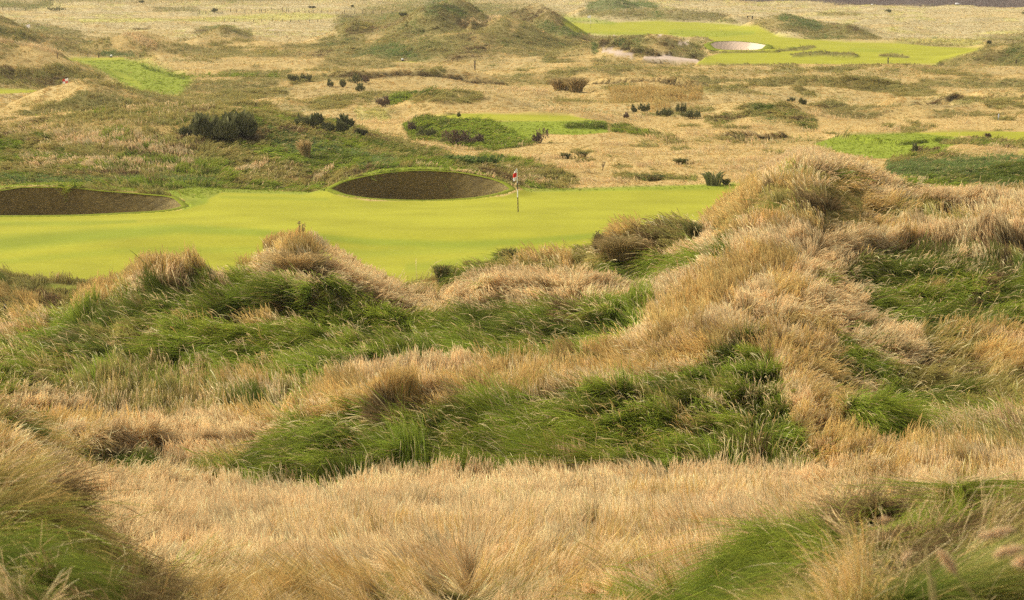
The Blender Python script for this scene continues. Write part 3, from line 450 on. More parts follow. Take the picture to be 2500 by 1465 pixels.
def tag(o, label, cat, group=None, kind=None):
    o['label'] = label; o['category'] = cat
    if group: o['group'] = group
    if kind: o['kind'] = kind
    return o
def mesh_obj(name, verts, faces, mats, parent=None, mi=None, smooth=True, loc=None):
    me = bpy.data.meshes.new(name); me.from_pydata([tuple(map(float, v)) for v in verts], [], faces)
    for m in (mats if isinstance(mats, (list, tuple)) else [mats]): me.materials.append(m)
    if mi is not None: me.polygons.foreach_set('material_index', np.array(mi, np.int32))
    if smooth: me.polygons.foreach_set('use_smooth', np.ones(len(faces), bool))
    me.update(); o = bpy.data.objects.new(name, me); COL.objects.link(o)
    if parent is not None: o.parent = parent
    if loc is not None: o.location = loc
    return o
def empty(name, loc, label, cat, group=None):
    o = bpy.data.objects.new(name, None); o.empty_display_size = .2; COL.objects.link(o); o.location = [float(q) for q in loc]
    return tag(o, label, cat, group)

def sod_mat():
    m, nt, out = new_mat('stacked_sod')
    tc = N(nt, 'ShaderNodeTexCoord'); mp = N(nt, 'ShaderNodeMapping'); mp.inputs['Scale'].default_value = (1, 1, 5)
    nt.links.new(tc.outputs['Object'], mp.inputs['Vector'])
    n1 = N(nt, 'ShaderNodeTexNoise', i_Scale=4.5, i_Detail=8.0, i_Roughness=.8); nt.links.new(mp.outputs[0], n1.inputs['Vector'])
    n2 = N(nt, 'ShaderNodeTexNoise', i_Scale=.5, i_Detail=3.0); nt.links.new(tc.outputs['Object'], n2.inputs['Vector'])
    cr = N(nt, 'ShaderNodeValToRGB'); e = cr.color_ramp.elements
    e[0].position = .37; e[0].color = (.05, .036, .007, 1); e[1].position = .65; e[1].color = (.225, .165, .036, 1)
    k = cr.color_ramp.elements.new(.5); k.color = (.11, .08, .014, 1)
    nt.links.new(n1.outputs['Fac'], cr.inputs['Fac'])
    m2 = N(nt, 'ShaderNodeMapRange'); m2.inputs['From Min'].default_value = .3; m2.inputs['From Max'].default_value = .7; m2.inputs['To Min'].default_value = .8; m2.inputs['To Max'].default_value = 1.2; nt.links.new(n2.outputs['Fac'], m2.inputs['Value'])
    vs = N(nt, 'ShaderNodeVectorMath', operation='SCALE'); nt.links.new(cr.outputs[0], vs.inputs[0]); nt.links.new(m2.outputs[0], vs.inputs['Scale'])
    p = N(nt, 'ShaderNodeBsdfPrincipled', i_Roughness=.95); nt.links.new(vs.outputs[0], p.inputs['Base Color'])
    bp = N(nt, 'ShaderNodeBump', i_Strength=.8, i_Distance=.06); nt.links.new(n1.outputs['Fac'], bp.inputs['Height']); nt.links.new(bp.outputs[0], p.inputs['Normal'])
    nt.links.new(p.outputs[0], out.inputs['Surface']); return m
M_SOD = sod_mat(); M_SAND = simple_mat('pale_sand', (.60, .46, .34), .95, .12, 2.0)
M_LIP = simple_mat('turf_fringe', (.145, .165, .012), .95, .4, 2.0)
def bunker(R, depth, sc, label, wall_mat, wall_name, lipw=.6):
    ctr = R.mean(0); o = empty('bunker', (ctr[0], ctr[1], R[:, 2].min() - depth), label, 'bunker')
    nr = 10; verts = []; n = len(R); zf = R[:, 2].min() - depth
    for k in range(nr + 1):
        t = k / nr; s = 1.004 - (1 - sc) * t
        for p in R:
            w = 1 + .012 * math.sin(p[0] * 9.1 + k * 1.7) * (0 < k)
            verts.append((ctr[0] + (p[0] - ctr[0]) * s * w - ctr[0], ctr[1] + (p[1] - ctr[1]) * s * w - ctr[1], p[2] + .03 + (zf - p[2] - .03) * t - zf))
    faces = [(k * n + j, k * n + (j + 1) % n, (k + 1) * n + (j + 1) % n, (k + 1) * n + j) for k in range(nr) for j in range(n)]
    mesh_obj(wall_name, verts, faces, wall_mat, o)
    fl = [(v[0] * 1.03, v[1] * 1.03, .02) for v in verts[nr * n:]]
    mesh_obj('sand_floor', fl + [(0, 0, -.05)], [(j, (j + 1) % n, n) for j in range(n)], M_SAND, o)
    nx_ = np.roll(R, -1, 0) - np.roll(R, 1, 0); nrm = np.stack([nx_[:, 1], -nx_[:, 0]], 1); nrm /= np.linalg.norm(nrm, axis=1, keepdims=True) + 1e-9
    if ((R[:, :2] - ctr[:2]) * nrm).sum() < 0: nrm = -nrm
    for _ in range(6): nrm = (np.roll(nrm, 1, 0) + nrm + np.roll(nrm, -1, 0)) / 3
    nrm *= (.55 + .45 * np.abs(nrm[:, 1:2]))
    lv = []; 
    for k, (wd, dz) in enumerate(((-.03, .02), (.0, .045), (.35 * lipw, .045), (.75 * lipw, .03), (1.15 * lipw, -.10))):
        for p, q in zip(R, nrm): lv.append((p[0] - ctr[0] + q[0] * wd, p[1] - ctr[1] + q[1] * wd, p[2] + dz - zf))
    mesh_obj('turf_lip', lv, [(k * n + j, k * n + (j + 1) % n, (k + 1) * n + (j + 1) % n, (k + 1) * n + j) for k in range(4) for j in range(n)], M_LIP, o)
    return o
bunker(R1, .8, .90, 'round pot bunker with a dark brown sod face, left of the flag', M_SOD, 'sod_wall')
bunker(R2, .8, .90, 'long dark sod-faced bunker cut off by the left edge of the photo', M_SOD, 'sod_wall')
bunker(R3, .5, .55, 'pale sand bunker under a dark grass lip on the far fairway', M_SAND, 'sand_face', 1.3)

# ------------------------------------------------------------------ grass: blades as hair strands rooted in the ground
DIRS = np.array([
 (100,850,205),(400,800,208),(700,730,205),(600,880,212),(900,830,205),(1150,800,200),(1400,780,195),(1300,860,205),
 (240,730,120),(430,645,112),(700,600,108),(860,650,-38),(1000,715,-32),(1090,745,-20),(1200,700,190),(1330,695,200),(1450,700,-20),
 (1550,600,205),(1650,640,208),(1740,560,165),(1350,640,150),(1850,450,112),(1960,380,85),(2080,410,-30),(2250,470,-25),(1950,545,150),(2080,560,-28),(2300,570,130),(2450,580,120),
 (1650,780,100),(1760,710,110),(1900,800,-55),(2000,900,-50),(1990,1050,-62),(2100,750,-25),(2200,850,-25),(2400,800,-25),(2300,700,-30),(2400,950,-20),(2150,1060,-35),(2400,1060,160),
 (1600,950,215),(1400,1020,212),(1760,900,225),(1100,1050,205),(850,1050,212),(1700,1080,205),(650,1100,215),
 (1000,950,100),(700,1000,105),(1300,930,70),(500,960,110),(300,980,110),
 (300,1090,-50),(380,1110,-60),(50,1010,-40),(90,1190,-40),(250,1300,-38),(400,1390,-30),(60,1360,-42),(200,1440,200),
 (1000,1250,85),(1800,1200,80),(600,1300,105),(1400,1330,80),(2300,1180,100),(1000,1430,150),(1300,1430,-20),
 (1880,1380,210),(2080,1320,215),(2200,1280,-60),(2300,1380,-32),(2420,1430,-30),(1720,1440,220),
 (300,350,120),(700,380,-30),(900,400,-30),(150,430,200),(2300,410,-20),(1200,310,-30),(1900,280,200)], float)
def dirfield(u, v):
    a = np.radians(DIRS[:, 2]); sx = np.zeros(len(u)); sy = np.zeros(len(u))
    for (pu, pv, _), an in zip(DIRS, a):
        w = 1 / (((u - pu) ** 2 + (1.5 * (v - pv)) ** 2) / 70.0 ** 2 + .15) ** 2
        sx += w * math.cos(an); sy += w * math.sin(an)
    return np.arctan2(sy, sx), np.hypot(sx, sy)
R3v = np.array([1., 0, 0]); UPV = np.array([0, ST, CT])
P4 = P0.reshape(-1, 3); N4 = NRM.reshape(-1, 3); W4 = Wt.reshape(-1, len(SP))
def grow(name, label, d0, d1, count, lock, npts, wpx, species, seed, lenk=1.0):
    g = np.random.default_rng(seed)
    r0, r1 = np.searchsorted(rows, [d0, d1]); r1 = min(r1, NR - 1)
    A = np.linalg.norm(np.cross(P0[r0 + 1:r1 + 1, :-1] - P0[r0:r1, :-1], P0[r0:r1, 1:] - P0[r0:r1, :-1]), axis=-1)
    pc = P0[r0:r1, :-1]; nn = NRM[r0:r1, :-1]; view = pc - np.array([0, 0, CAMZ]); dist = np.linalg.norm(view, axis=-1); view /= dist[..., None]
    face = np.clip(-(nn * view).sum(-1), 0, 1) + .10
    u, v = U1[r0:r1, :-1], V1[r0:r1, :-1]
    mg = 230 + 4.5 * F / pc[..., 1]; oo = np.maximum(u - 2540, -40 - u); inb = np.where(oo < 0, 1, np.where(oo < mg, .36 - .1 * oo / mg, 0)) * (1 - sstep(1600, 1760, v)) * sstep(-60, -25, v)
    w = A * face / dist ** 2 * inb
    wsel = Wc[r0:r1, :].copy(); dens = (wsel * CD).sum(-1)
    w = w * dens * np.clip(1 - 1.6 * (wsel[..., SI['M']] + wsel[..., SI['m']] * (pc[..., 1] < 157)), 0, 1)
    cdf = np.cumsum(w.ravel()); tot = cdf[-1]; idx = np.searchsorted(cdf, g.random(count) * tot)
    ri = idx // (NC - 1) + r0; ci = idx % (NC - 1); fr = g.random(count)[:, None]; fc = g.random(count)[:, None]
    i00 = ri * NC + ci; i01 = i00 + 1; i10 = i00 + NC; i11 = i10 + 1
    def bl(Aa): return (Aa[i00] * (1 - fc) + Aa[i01] * fc) * (1 - fr) + (Aa[i10] * (1 - fc) + Aa[i11] * fc) * fr
    p = bl(P4); n = bl(N4); n /= np.linalg.norm(n, axis=1, keepdims=True); W = np.clip(bl(W4), 0, None)
    # locks: nearest jittered seed
    best = np.full(count, 1e9); lx = np.zeros(count); ly = np.zeros(count); lk = np.zeros((count, 6))
    cx, cy = np.floor(p[:, 0] / lock), np.floor(p[:, 1] / lock)
    for ox in (-1, 0, 1):
        for oy in (-1, 0, 1):
            ax, ay = cx + ox, cy + oy
            qx = (ax + _h(ax, ay, seed)) * lock; qy = (ay + _h(ax, ay, seed + 1)) * lock
            dd = (p[:, 0] - qx) ** 2 + (p[:, 1] - qy) ** 2; k = dd < best
            best = np.where(k, dd, best); lx = np.where(k, qx, lx); ly = np.where(k, qy, ly); cxk = np.where(k, ax, 0)
            for h in range(6): lk[:, h] = np.where(k, _h(ax, ay, seed + 10 + h), lk[:, h])
    # species: mostly one per lock, some strays
    cw = np.cumsum(W, 1); cw /= cw[:, -1:] + 1e-9
    pick = np.where(g.random(count) < .72, (lk[:, 0] * .75 + .25 * g.random(count)), g.random(count))
    s = np.minimum((pick[:, None] > cw).sum(1), len(SP) - 1)
    keep = np.ones(count, bool) if species is None else np.isin(s, [SI[q] for q in species])
    keep &= CD[s] > 0
    p, n, s, lk, lx, ly = p[keep], n[keep], s[keep], lk[keep], lx[keep], ly[keep]; m = len(p)
    u, v = project(p[:, 0], p[:, 1], p[:, 2]); dep = p[:, 1]
    ang, _ = dirfield(u, v)
    big = fbm(p[:, 0] / (lock * 5), p[:, 1] / (lock * 5), seed + 50, 2)
    gr_ = np.where(np.isin(s, [SI['g'], SI['d']]), .5, 1.0); ang = ang + np.radians((lk[:, 1] - .5) * np.where(p[:, 1] < 26, 95, 62 * gr_) + big * 38 * gr_) + np.radians(g.normal(0, 1, m) * np.where(p[:, 1] < 26, 17, 9))
    du, dv = np.cos(ang), np.sin(ang); nb = p[:, 1] < 29; dv = np.where(nb, np.minimum(dv, .0), dv); du = np.where(nb, np.sign(du + 1e-6) * np.maximum(np.abs(du), .35), du)
    view = p - np.array([0, 0, CAMZ]); view /= np.linalg.norm(view, axis=1, keepdims=True)
    tv = du[:, None] * R3v + dv[:, None] * UPV
    lam = -(tv * n).sum(1) / np.minimum((view * n).sum(1), -.12); lam = np.clip(lam, -2.2, 2.2)
    T = tv + lam[:, None] * view; T -= (T * n).sum(1)[:, None] * n; T /= np.linalg.norm(T, axis=1, keepdims=True) + 1e-9
    up = n * .45 + np.array([0, 0, .55]); up /= np.linalg.norm(up, axis=1, keepdims=True)
    seedh = g.random(m) < CS[s]; away = (p[:, 1] < 29) & ((view * n).sum(1) > -.04); grn = np.isin(s, [SI['g'], SI['d'], SI['u']])
    isS = np.isin(s, [SI['S'], SI['G']]); L = CL[s] * lenk * np.where(isS, .8 + .3 * lk[:, 2], .55 + .75 * lk[:, 2]) * np.clip(g.normal(1, .2, m), .4, 1.6) * np.where(seedh, 1.12, .9) * np.where(away, .35, 1)
    stalk = (g.random(m) < .0018 + .011 * sstep(24, 45, p[:, 1])) & (p[:, 1] < 112) & np.isin(s, [SI[q] for q in 'gdobS'])
    slope = 1 - n[:, 2]; steep = sstep(.012, .06, slope) * (p[:, 1] < 112)
    flat = (lk[:, 3] - .5) * np.where(p[:, 1] < 28, 46, 26) + 22 * steep * np.isin(s, [SI['S'], SI['G'], SI['o']]) + 16 * (1 - sstep(26, 28.5, p[:, 1]))
    a0 = np.radians(np.clip(CA0[s] + flat + g.normal(0, 9, m), 0, 80)); a1 = np.radians(np.clip(CA1[s] + flat + g.normal(0, 11, m), 15, 108))
    L = np.where(stalk, (.42 + .3 * g.random(m)) * lenk * (.5 + .5 * sstep(14, 40, p[:, 1])), L); a0 = np.where(stalk, np.radians(g.normal(22, 12, m)), a0); a1 = np.where(stalk, np.radians(g.normal(92, 18, m)), a1); seedh = seedh | stalk
    pts = np.zeros((m, npts, 3)); pts[:, 0] = p - .03 * n
    side = np.cross(T, up); curl = g.normal(0, .22, m) + (lk[:, 4] - .5) * .8
    toc = np.stack([lx - p[:, 0], ly - p[:, 1], 0 * lx], 1)         # strands of a lock gather towards its middle
    for k in range(1, npts):
        t = (k - .5) / (npts - 1); th = a0 + (a1 - a0) * t ** .8
        stp = np.cos(th)[:, None] * up + np.sin(th)[:, None] * T + (side * (curl * (t - .3))[:, None])
        pts[:, k] = pts[:, k - 1] + stp * (L / (npts - 1))[:, None] + toc * (np.where(p[:, 1] < 26, .5, np.where(isS, .16, np.where(grn, .22, .36))) / (npts - 1))[:, None]
    # keep strands out of the ground: never below the tangent plane
    hgt = ((pts - p[:, None]) * n[:, None]).sum(-1); low = np.clip(.02 - hgt, 0, None); low[:, 0] = 0; pts += low[..., None] * n[:, None]
    tt = np.linspace(0, 1, npts)[None, :, None]
    tone = np.exp(g.normal(0, 1, m) * np.where(p[:, 1] < 112, .15, .06) + (lk[:, 5] - .5) * np.where(p[:, 1] < 112, .42, .15) + big * .14)[:, None, None]
    warm = (g.normal(0, .05, m) + (lk[:, 4] - .5) * .09)[:, None]
    cr = CR[s].copy(); ctp = CTp[s].copy(); cr[stalk] = np.array([.34, .29, .11]); ctp[stalk] = np.array([.66, .53, .28])
    green = np.isin(s, [SI['g'], SI['d'], SI['u']])
    dry = green & (g.random(m) < .04 * sstep(22, 45, p[:, 1])); ctp[dry] = np.array([.48, .36, .16]); seedh = seedh | dry
    col = (cr[:, None] * (1 - tt ** .75) + ctp[:, None] * tt ** .75) * tone
    col[..., 0] *= (1 + warm); col[..., 1] *= (1 - .2 * warm); col[..., 2] *= (1 - warm * .8)
    rad = (wpx * .5 * dep / 3072.0)[:, None] * np.clip(g.normal(1, .22, m), .5, 1.7)[:, None]
    prof = np.interp(np.linspace(0, 1, npts), [0, .6, 1], [1, .85, .25])[None]
    sprof = np.interp(np.linspace(0, 1, npts), [0, .62, .82, 1], [.8, .65, 1.3, .4])[None]
    rad = rad * np.where(seedh[:, None], sprof, prof)
    hc = bpy.data.hair_curves.new(name); hc.add_curves([npts] * m)
    hc.points.foreach_set('position', pts.astype(np.float32).ravel())
    ra = hc.attributes.get('radius') or hc.attributes.new('radius', 'FLOAT', 'POINT'); ra.data.foreach_set('value', rad.astype(np.float32).ravel())
    ca = hc.attributes.new('col', 'FLOAT_COLOR', 'POINT'); cc = np.ones((m, npts, 4), np.float32); cc[..., :3] = np.clip(col, 0, .85); ca.data.foreach_set('color', cc.ravel())
    hc.materials.append(MG); o = bpy.data.objects.new(name, hc); COL.objects.link(o)
    tag(o, label, 'grass', None, 'stuff'); print(name, m)
    return o
DN = 1.0
STRAW, GREENS = ['S', 'G', 'T', 'P'], None
def near_pair(d0, d1, cnt, lock, npts, wpx, seed, la, lb):
    grow('straw_grass', la, d0, d1, cnt, lock, npts, wpx, ['S', 'G', 'T', 'P', 'p'], seed)
    grow('green_grass', lb, d0, d1, cnt, lock, npts, wpx, ['g', 'd', 'o', 'b', 'u', 'f', 'm', 'H'], seed)
near_pair(9, 37, int(980000 * DN), .27, 7, .44, 100, 'tall pale straw grass with seed heads filling the foreground meadow', 'flattened green and brown grass on the two nearest mounds in the bottom corners')
near_pair(37, 112, int(980000 * DN), .42, 7, .46, 150, 'golden straw grass on the dune crests and the big right dune', 'long wind-combed green grass on the dune slopes below the putting green')
grow('rough_grass', 'matted olive and green rough on the hill behind the green', 112, 236, int(360000 * DN), .8, 5, .48, None, 200)
grow('distant_grass', 'dry tan grass over the far dunes and plain', 236, 1150, int(520000 * DN), 1.7, 4, .48, None, 300, 1.25)

# ------------------------------------------------------------------ things standing in the grass
def locate(u, v):
    """first ground point seen at (u, v)"""
    c = int(np.argmin(np.abs(cols_u - (CX + (u - CX) * 1.0)))); col = V1[:, c]
    k = np.nonzero((col <= v) & (rows > 10))[0]
    r = k[0] if len(k) else NR - 1
    return GX[r, c], GY[r, c], GZ[r, c]
def ground(u, d):
    t = float(ray(u, CY - F * (CAMZ) / max(d, 1) * 0)[0]); c = int(np.argmin(np.abs(cols_t - t))); r = int(np.argmin(np.abs(rows - d)))
    return GX[r, c], GY[r, c], GZ[r, c]
class MB:
    def __init__(s): s.v = []; s.f = []; s.m = []
    def ribbon(s, pts, ws, mi=0, ax=None):
        pts = [Vector(p) for p in pts]; d = (pts[-1] - pts[0]); a = ax or Vector((random.uniform(-1, 1), random.uniform(-.5, .5), 0))
        a = a - d * (a.dot(d) / max(d.length_squared, 1e-9)); a = a.normalized() if a.length > 1e-4 else Vector((1, 0, 0))
        b = len(s.v)
        for p, w in zip(pts, ws): s.v += [p - a * w * .5, p + a * w * .5]
        for k in range(len(pts) - 1): s.f.append((b + 2 * k, b + 2 * k + 1, b + 2 * k + 3, b + 2 * k + 2)); s.m.append(mi)
    def tube(s, pts, rs, n=8, mi=0):
        b = len(s.v); pts = [Vector(p) for p in pts]
        for i, (p, r) in enumerate(zip(pts, rs)):
            d = (pts[min(i + 1, len(pts) - 1)] - pts[max(i - 1, 0)]).normalized(); x = d.orthogonal().normalized(); y = d.cross(x)
            for k in range(n): a = 2 * math.pi * k / n; s.v.append(p + (x * math.cos(a) + y * math.sin(a)) * r)
        mis = mi if isinstance(mi, (list, tuple)) else [mi] * (len(pts) - 1)
        for i in range(len(pts) - 1):
            for k in range(n): s.f.append((b + i * n + k, b + i * n + (k + 1) % n, b + (i + 1) * n + (k + 1) % n, b + (i + 1) * n + k)); s.m.append(mis[i])
        s.f.append(tuple(b + k for k in range(n))[::-1]); s.m.append(mis[0]); s.f.append(tuple(b + (len(pts) - 1) * n + k for k in range(n))); s.m.append(mis[-1])
    def box(s, c, h, mi=0):
        b = len(s.v); s.v += [Vector((c[0] + h[0] * i, c[1] + h[1] * j, c[2] + h[2] * k)) for i in (-1, 1) for j in (-1, 1) for k in (-1, 1)]
        for q in ((0, 1, 3, 2), (4, 6, 7, 5), (0, 4, 5, 1), (2, 3, 7, 6), (0, 2, 6, 4), (1, 5, 7, 3)): s.f.append(tuple(b + i for i in q)); s.m.append(mi)
    def build(s, name, mats, parent=None, smooth=True): return mesh_obj(name, s.v, s.f, mats, parent, s.m, smooth)
M_WHITE = simple_mat('white_paint', (.80, .78, .74), .45, .04, 3); M_RED = simple_mat('red_cloth', (.62, .045, .035), .8, .08, 5, .2); M_WCLOTH = simple_mat('white_cloth', (.82, .78, .76), .8, .05, 5, .2)
M_BLACK = simple_mat('dark_paint', (.035, .03, .015), .5, .1, 4); M_WOOD = simple_mat('weathered_wood', (.09, .07, .05), .85, .35, 12); M_RUST = simple_mat('brown_pole', (.11, .07, .02), .5, .15, 4)
M_WIRE = simple_mat('wire', (.2, .18, .15), .6, .1, 5); M_STONE = simple_mat('pale_stone', (.72, .70, .66), .8, .15, 9); M_BLUE = simple_mat('pale_blue_paint', (.42, .48, .62), .6, .08, 4)
M_GORSE = simple_mat('gorse_leaf', (.125, .13, .052), .8, .45, 3, .2); M_GORSE2 = simple_mat('gorse_leaf_pale', (.19, .185, .075), .8, .4, 3, .2); M_TWIG = simple_mat('twig', (.085, .062, .045), .9, .3, 6)
M_BROWNLEAF = simple_mat('dry_brown_leaf', (.22, .155, .10), .9, .45, 4, .15); M_TAN = simple_mat('dry_tan_blade', (.40, .29, .13), .9, .3, 3, .3); M_BLOND = simple_mat('blond_blade', (.62, .45, .20), .9, .25, 3, .3); M_TUSS = simple_mat('tussock_blade', (.27, .21, .08), .9, .4, 3, .3); M_LUSH = simple_mat('broad_green_leaf', (.13, .18, .04), .7, .35, 3, .3); M_DARKBLADE = simple_mat('dark_green_blade', (.11, .13, .04), .9, .4, 3, .3); M_STRAWSEED = simple_mat('pinkish_seed', (.78, .58, .34), .9, .2, 20, .3); M_STALK = simple_mat('dry_stalk', (.46, .36, .15), .8, .2, 10, .2)

def bush(name, loc, w, h, label, cat, group=None, mats=(M_GORSE, M_GORSE2), n=900, spiky=.5, leaf=.12, dep=None):
    """lumpy shrub: woody stems with many small leafy sprays through an uneven crown"""
    dep = dep or w * .7; o = empty(name, loc, label, cat, group); r = random.Random(int(loc[0] * 97 + loc[1] * 13)); st_, fo = MB(), MB()
    lobes = [(r.uniform(-.40, .40) * w, r.uniform(-.3, .3) * dep, r.uniform(.18, .66) * h, r.uniform(.11, .27) * w) for _ in range(7)]
    for (lx_, ly_, lz_, lr) in lobes: st_.tube([(lx_ * .25, ly_ * .25, -.05), (lx_ * .7, ly_ * .7, lz_ * .55), (lx_, ly_, lz_)], [.035 * h, .025 * h, .012 * h], 5)
    for i in range(n):
        lx_, ly_, lz_, lr = r.choice(lobes); a = r.uniform(0, 6.28); q = r.random() ** .45; e = r.uniform(-.5, 1.0)
        x = lx_ + math.cos(a) * lr * q; y = ly_ + math.sin(a) * lr * q * dep / w; z = max(.02 * h, lz_ * (.5 + .5 * r.random()) + e * .36 * h * math.sqrt(max(0, 1 - q * q)))
        L = leaf * r.uniform(.7, 1.6) * (1 + (spiky * 1.1 if (z > .62 * h and r.random() < .35) else 0))
        dx, dy, dz = math.cos(a) * .5 + r.uniform(-.4, .4), math.sin(a) * .5 + r.uniform(-.4, .4), .5 + r.random() * (1 + spiky)
        k = L / math.sqrt(dx * dx + dy * dy + dz * dz)
        fo.ribbon([(x, y, z), (x + dx * k * .5, y + dy * k * .5, z + dz * k * .5), (x + dx * k, y + dy * k, z + dz * k)], [L * .18, L * .42, L * .06], 0 if r.random() < .62 else 1)
    st_.build('stems', M_TWIG, o); fo.build('leaves_or_seeds', list(mats), o, False); return o
def tussock(name, loc, w, h, label, cat, group=None, mats=(M_TUSS, M_TAN), n=500, lean=(0, 0), bw=.012, droop=.5):
    o = bpy.data.objects.new(name, None); r = random.Random(int(loc[0] * 31 + loc[1] * 7)); mb = MB()
    for i in range(n):
        a = r.uniform(0, 6.28); q = r.random() ** .6; x, y = math.cos(a) * q * w * .32, math.sin(a) * q * w * .32
        L = h * r.uniform(.65, 1.25); out = .25 + .75 * q; ox, oy = math.cos(a) * out * w * .4 + lean[0] * h + r.gauss(0, .13) * w, math.sin(a) * out * w * .4 + lean[1] * h + r.gauss(0, .13) * w
        zt = L * (1 - droop * .5 * q * r.random())
        mb.ribbon([(x, y, -.05), (x + ox * .18, y + oy * .18, zt * .45), (x + ox * .5, y + oy * .5, zt * .85), (x + ox, y + oy, zt * (1 - droop * .25 * r.random()))], [bw, bw, bw * .8, bw * .3], 0 if r.random() < .6 else 1)
    o = mb.build(name, list(mats), None, False); o.location = [float(q) for q in loc]; return tag(o, label, cat, group)
def px(n, d): return n * d / F

def flag_mesh(w, h, d, furled, plain=False):
    mb = MB(); nx, ny = 14, 10; mi = []
    V = []
    for j in range(ny + 1):
        for i in range(nx + 1):
            s, t = i / nx, j / ny
            if furled:
                wd = w * (.30 + .70 * math.sin(min(1, t * 1.15) * math.pi * .72)); x = -s * wd * .62; y = .05 * math.sin(s * 15) * (.4 + t); z = -t * h - s * .12 * h
            else:
                x = -s * w; y = .07 * w * math.sin(s * 7 + t) ; z = -t * h - .22 * s * h + .03 * h * math.sin(s * 9)
            V.append((x, y, z))
    f = []; m = []
    for j in range(ny):
        for i in range(nx):
            a = j * (nx + 1) + i; f.append((a, a + 1, a + nx + 2, a + nx + 1))
            if furled: m.append(1 if .28 < (j + .5) / ny < .72 else 0)
            else: m.append(0 if plain else 1 if ((i < nx // 2) == (j >= ny // 2)) else 0)
    return V, f, m
def flagstick(loc, height, bands, label, furled=False, fw=.45, fh=.38, lean=0.0, plain=False):
    o = empty('flagstick', loc, label, 'golf flag'); mb = MB(); n = len(bands)
    zs = [0.0]; mats = []
    for fr_, mt in bands: zs.append(zs[-1] + fr_ * height); mats.append(mt)
    pm = [M_WHITE, M_BLACK, M_RUST]
    mb.tube([(lean * z, 0, z - (.1 if i == 0 else 0)) for i, z in enumerate(zs)], [.026] * len(zs), 10, mats); mb.build('pole', pm, o, False)
    V, f, m = flag_mesh(fw, fh, 0, furled, plain); fo = mesh_obj('flag', V, f, [M_WCLOTH, M_RED], o, m); fo.location = (lean * height - .02, -.01, height - .02)
    return o
x, y, z = locate(1263, 519)
flagstick((x, y, z), px(107, y), [(.345, 2), (.178, 0), (.152, 1), (.325, 0)], 'flagstick with banded black and white pole and furled red and white flag on the green', True, .30, px(27, y), -.028)
x, y, z = ground(173, 265); flagstick((x, y, z), CAMZ - (188 + 125) / F * y - z, [(1, 0)], 'flagstick with quartered red and white flag flying over a brown dune', False, px(13, 265), px(12, 265))
x, y, z = ground(83, 404); flagstick((x, y, z), max(1.9, CAMZ - (57 + 125) / F * y - z), [(1, 0)], 'tiny flagstick with a pale flag among the far left dunes', False, .46, .40, 0.0, True)
x, y, z = locate(1441, 69); flagstick((x, y, z), px(31, y), [(.35, 1), (.65, 0)], 'tiny flagstick with a whitish flag on the far fairway green', False, .48, .42, 0.0, True)

def post(u, vb, hpx, wpx_, label, group=None, mat=M_WOOD, d=None, name='post'):
    x, y, z = locate(u, vb) if d is None else ground(u, d); mb = MB(); h = px(hpx, y); r = px(wpx_, y) / 2
    mb.tube([(0, 0, -.15), (0, 0, h * .5), (.01, 0, h)], [r, r * .97, r * .92], 8); o = mb.build(name, mat, None, False); o.location = (float(x), float(y), float(z)); return tag(o, label, 'post', group)
post(1162, 172, 23, 3.2, 'dark wooden post standing alone in tan grass below the central dune')
post(2158, 156, 15, 3.2, 'dark wooden post at the near edge of the far fairway'); post(2472, 160, 10, 2.6, 'short dark post below the dune at the right edge')
for uu, hh, lb in ((148, 11, 'leftmost dark post behind the far left mown patch'), (248, 11, 'dark post at the middle of the back of the far left mown patch'), (352, 7, 'shortest dark post, right of the far left mown patch')): post(uu, 143, hh, 2.4, lb, 'posts behind the far left mown patch')
post(2428, 292, 14, 2.6, 'slim pale blue stake on the tan flat above the right mown turf', None, M_BLUE, name='stake')
x, y, z = locate(10, 778); mb = MB(); h = px(34, y); mb.tube([(0, 0, -.1), (.0, 0, h * .12), (.005, 0, h * .42), (.01, 0, h * .66), (.02, 0, h)], [.03] * 5, 10, [1, 0, 2, 0])
o = mb.build('hazard_stake', [M_BLACK, M_WOOD, M_STALK], None, False); o.location = (float(x), float(y), float(z)); tag(o, 'black banded stake by the straw grass at the left edge', 'stake')
def marker(u, v, label):
    x, y, z = locate(u, v); o = empty('tee_marker', (x, y, z), label, 'tee marker', 'tee markers'); a = MB(); a.tube([(0, 0, -.05), (0, 0, .12), (.04, 0, .18)], [.14, .15, .10], 10); a.build('base', M_BLACK, o)
    b = MB(); b.tube([(.02, 0, .15), (.03, 0, .2), (.05, 0, .27), (.06, 0, .33)], [.10, .16, .15, .05], 12); b.build('cap', M_WHITE, o)
marker(280, 141, 'small black and white tee marker on the far left mown patch'); marker(985, 150, 'small white tee marker on the strip below the central dune')
for u_, v_, w_, lb in ((2122, 14, 5, 'small white stone on the dark strip at the top right'), (2326, 12, 12, 'long pale stone on the dark strip at the top right')):
    x, y, z = locate(u_, v_); mb = MB(); w = px(w_, y); rr = random.Random(u_); K = 9
    for j in range(5):
        for k in range(K): a = 2 * math.pi * k / K; q = math.sin(math.pi * (j + .6) / 5.6) * (1 + rr.uniform(-.15, .15)); mb.v.append(Vector((math.cos(a) * w * .5 * q, math.sin(a) * w * .4 * q, .42 * min(w, .6) * (j / 2 - .2))))
    for j in range(4):
        for k in range(K): mb.f.append((j * K + k, j * K + (k + 1) % K, (j + 1) * K + (k + 1) % K, (j + 1) * K + k)); mb.m.append(0)
    mb.f.append(tuple(4 * K + k for k in range(K))); mb.m.append(0); o = mb.build('stone', M_STONE); o.location = (float(x), float(y), float(z)); tag(o, lb, 'stone')
x, y, z = locate(1825, 47); o = empty('bench', (x, y, z), 'tiny dark bench between the far fairway mounds', 'bench')
w = px(16, y); mb = MB(); mb.box((0, 0, .45), (w / 2, .2, .035)); mb.build('seat', M_WOOD, o, False)
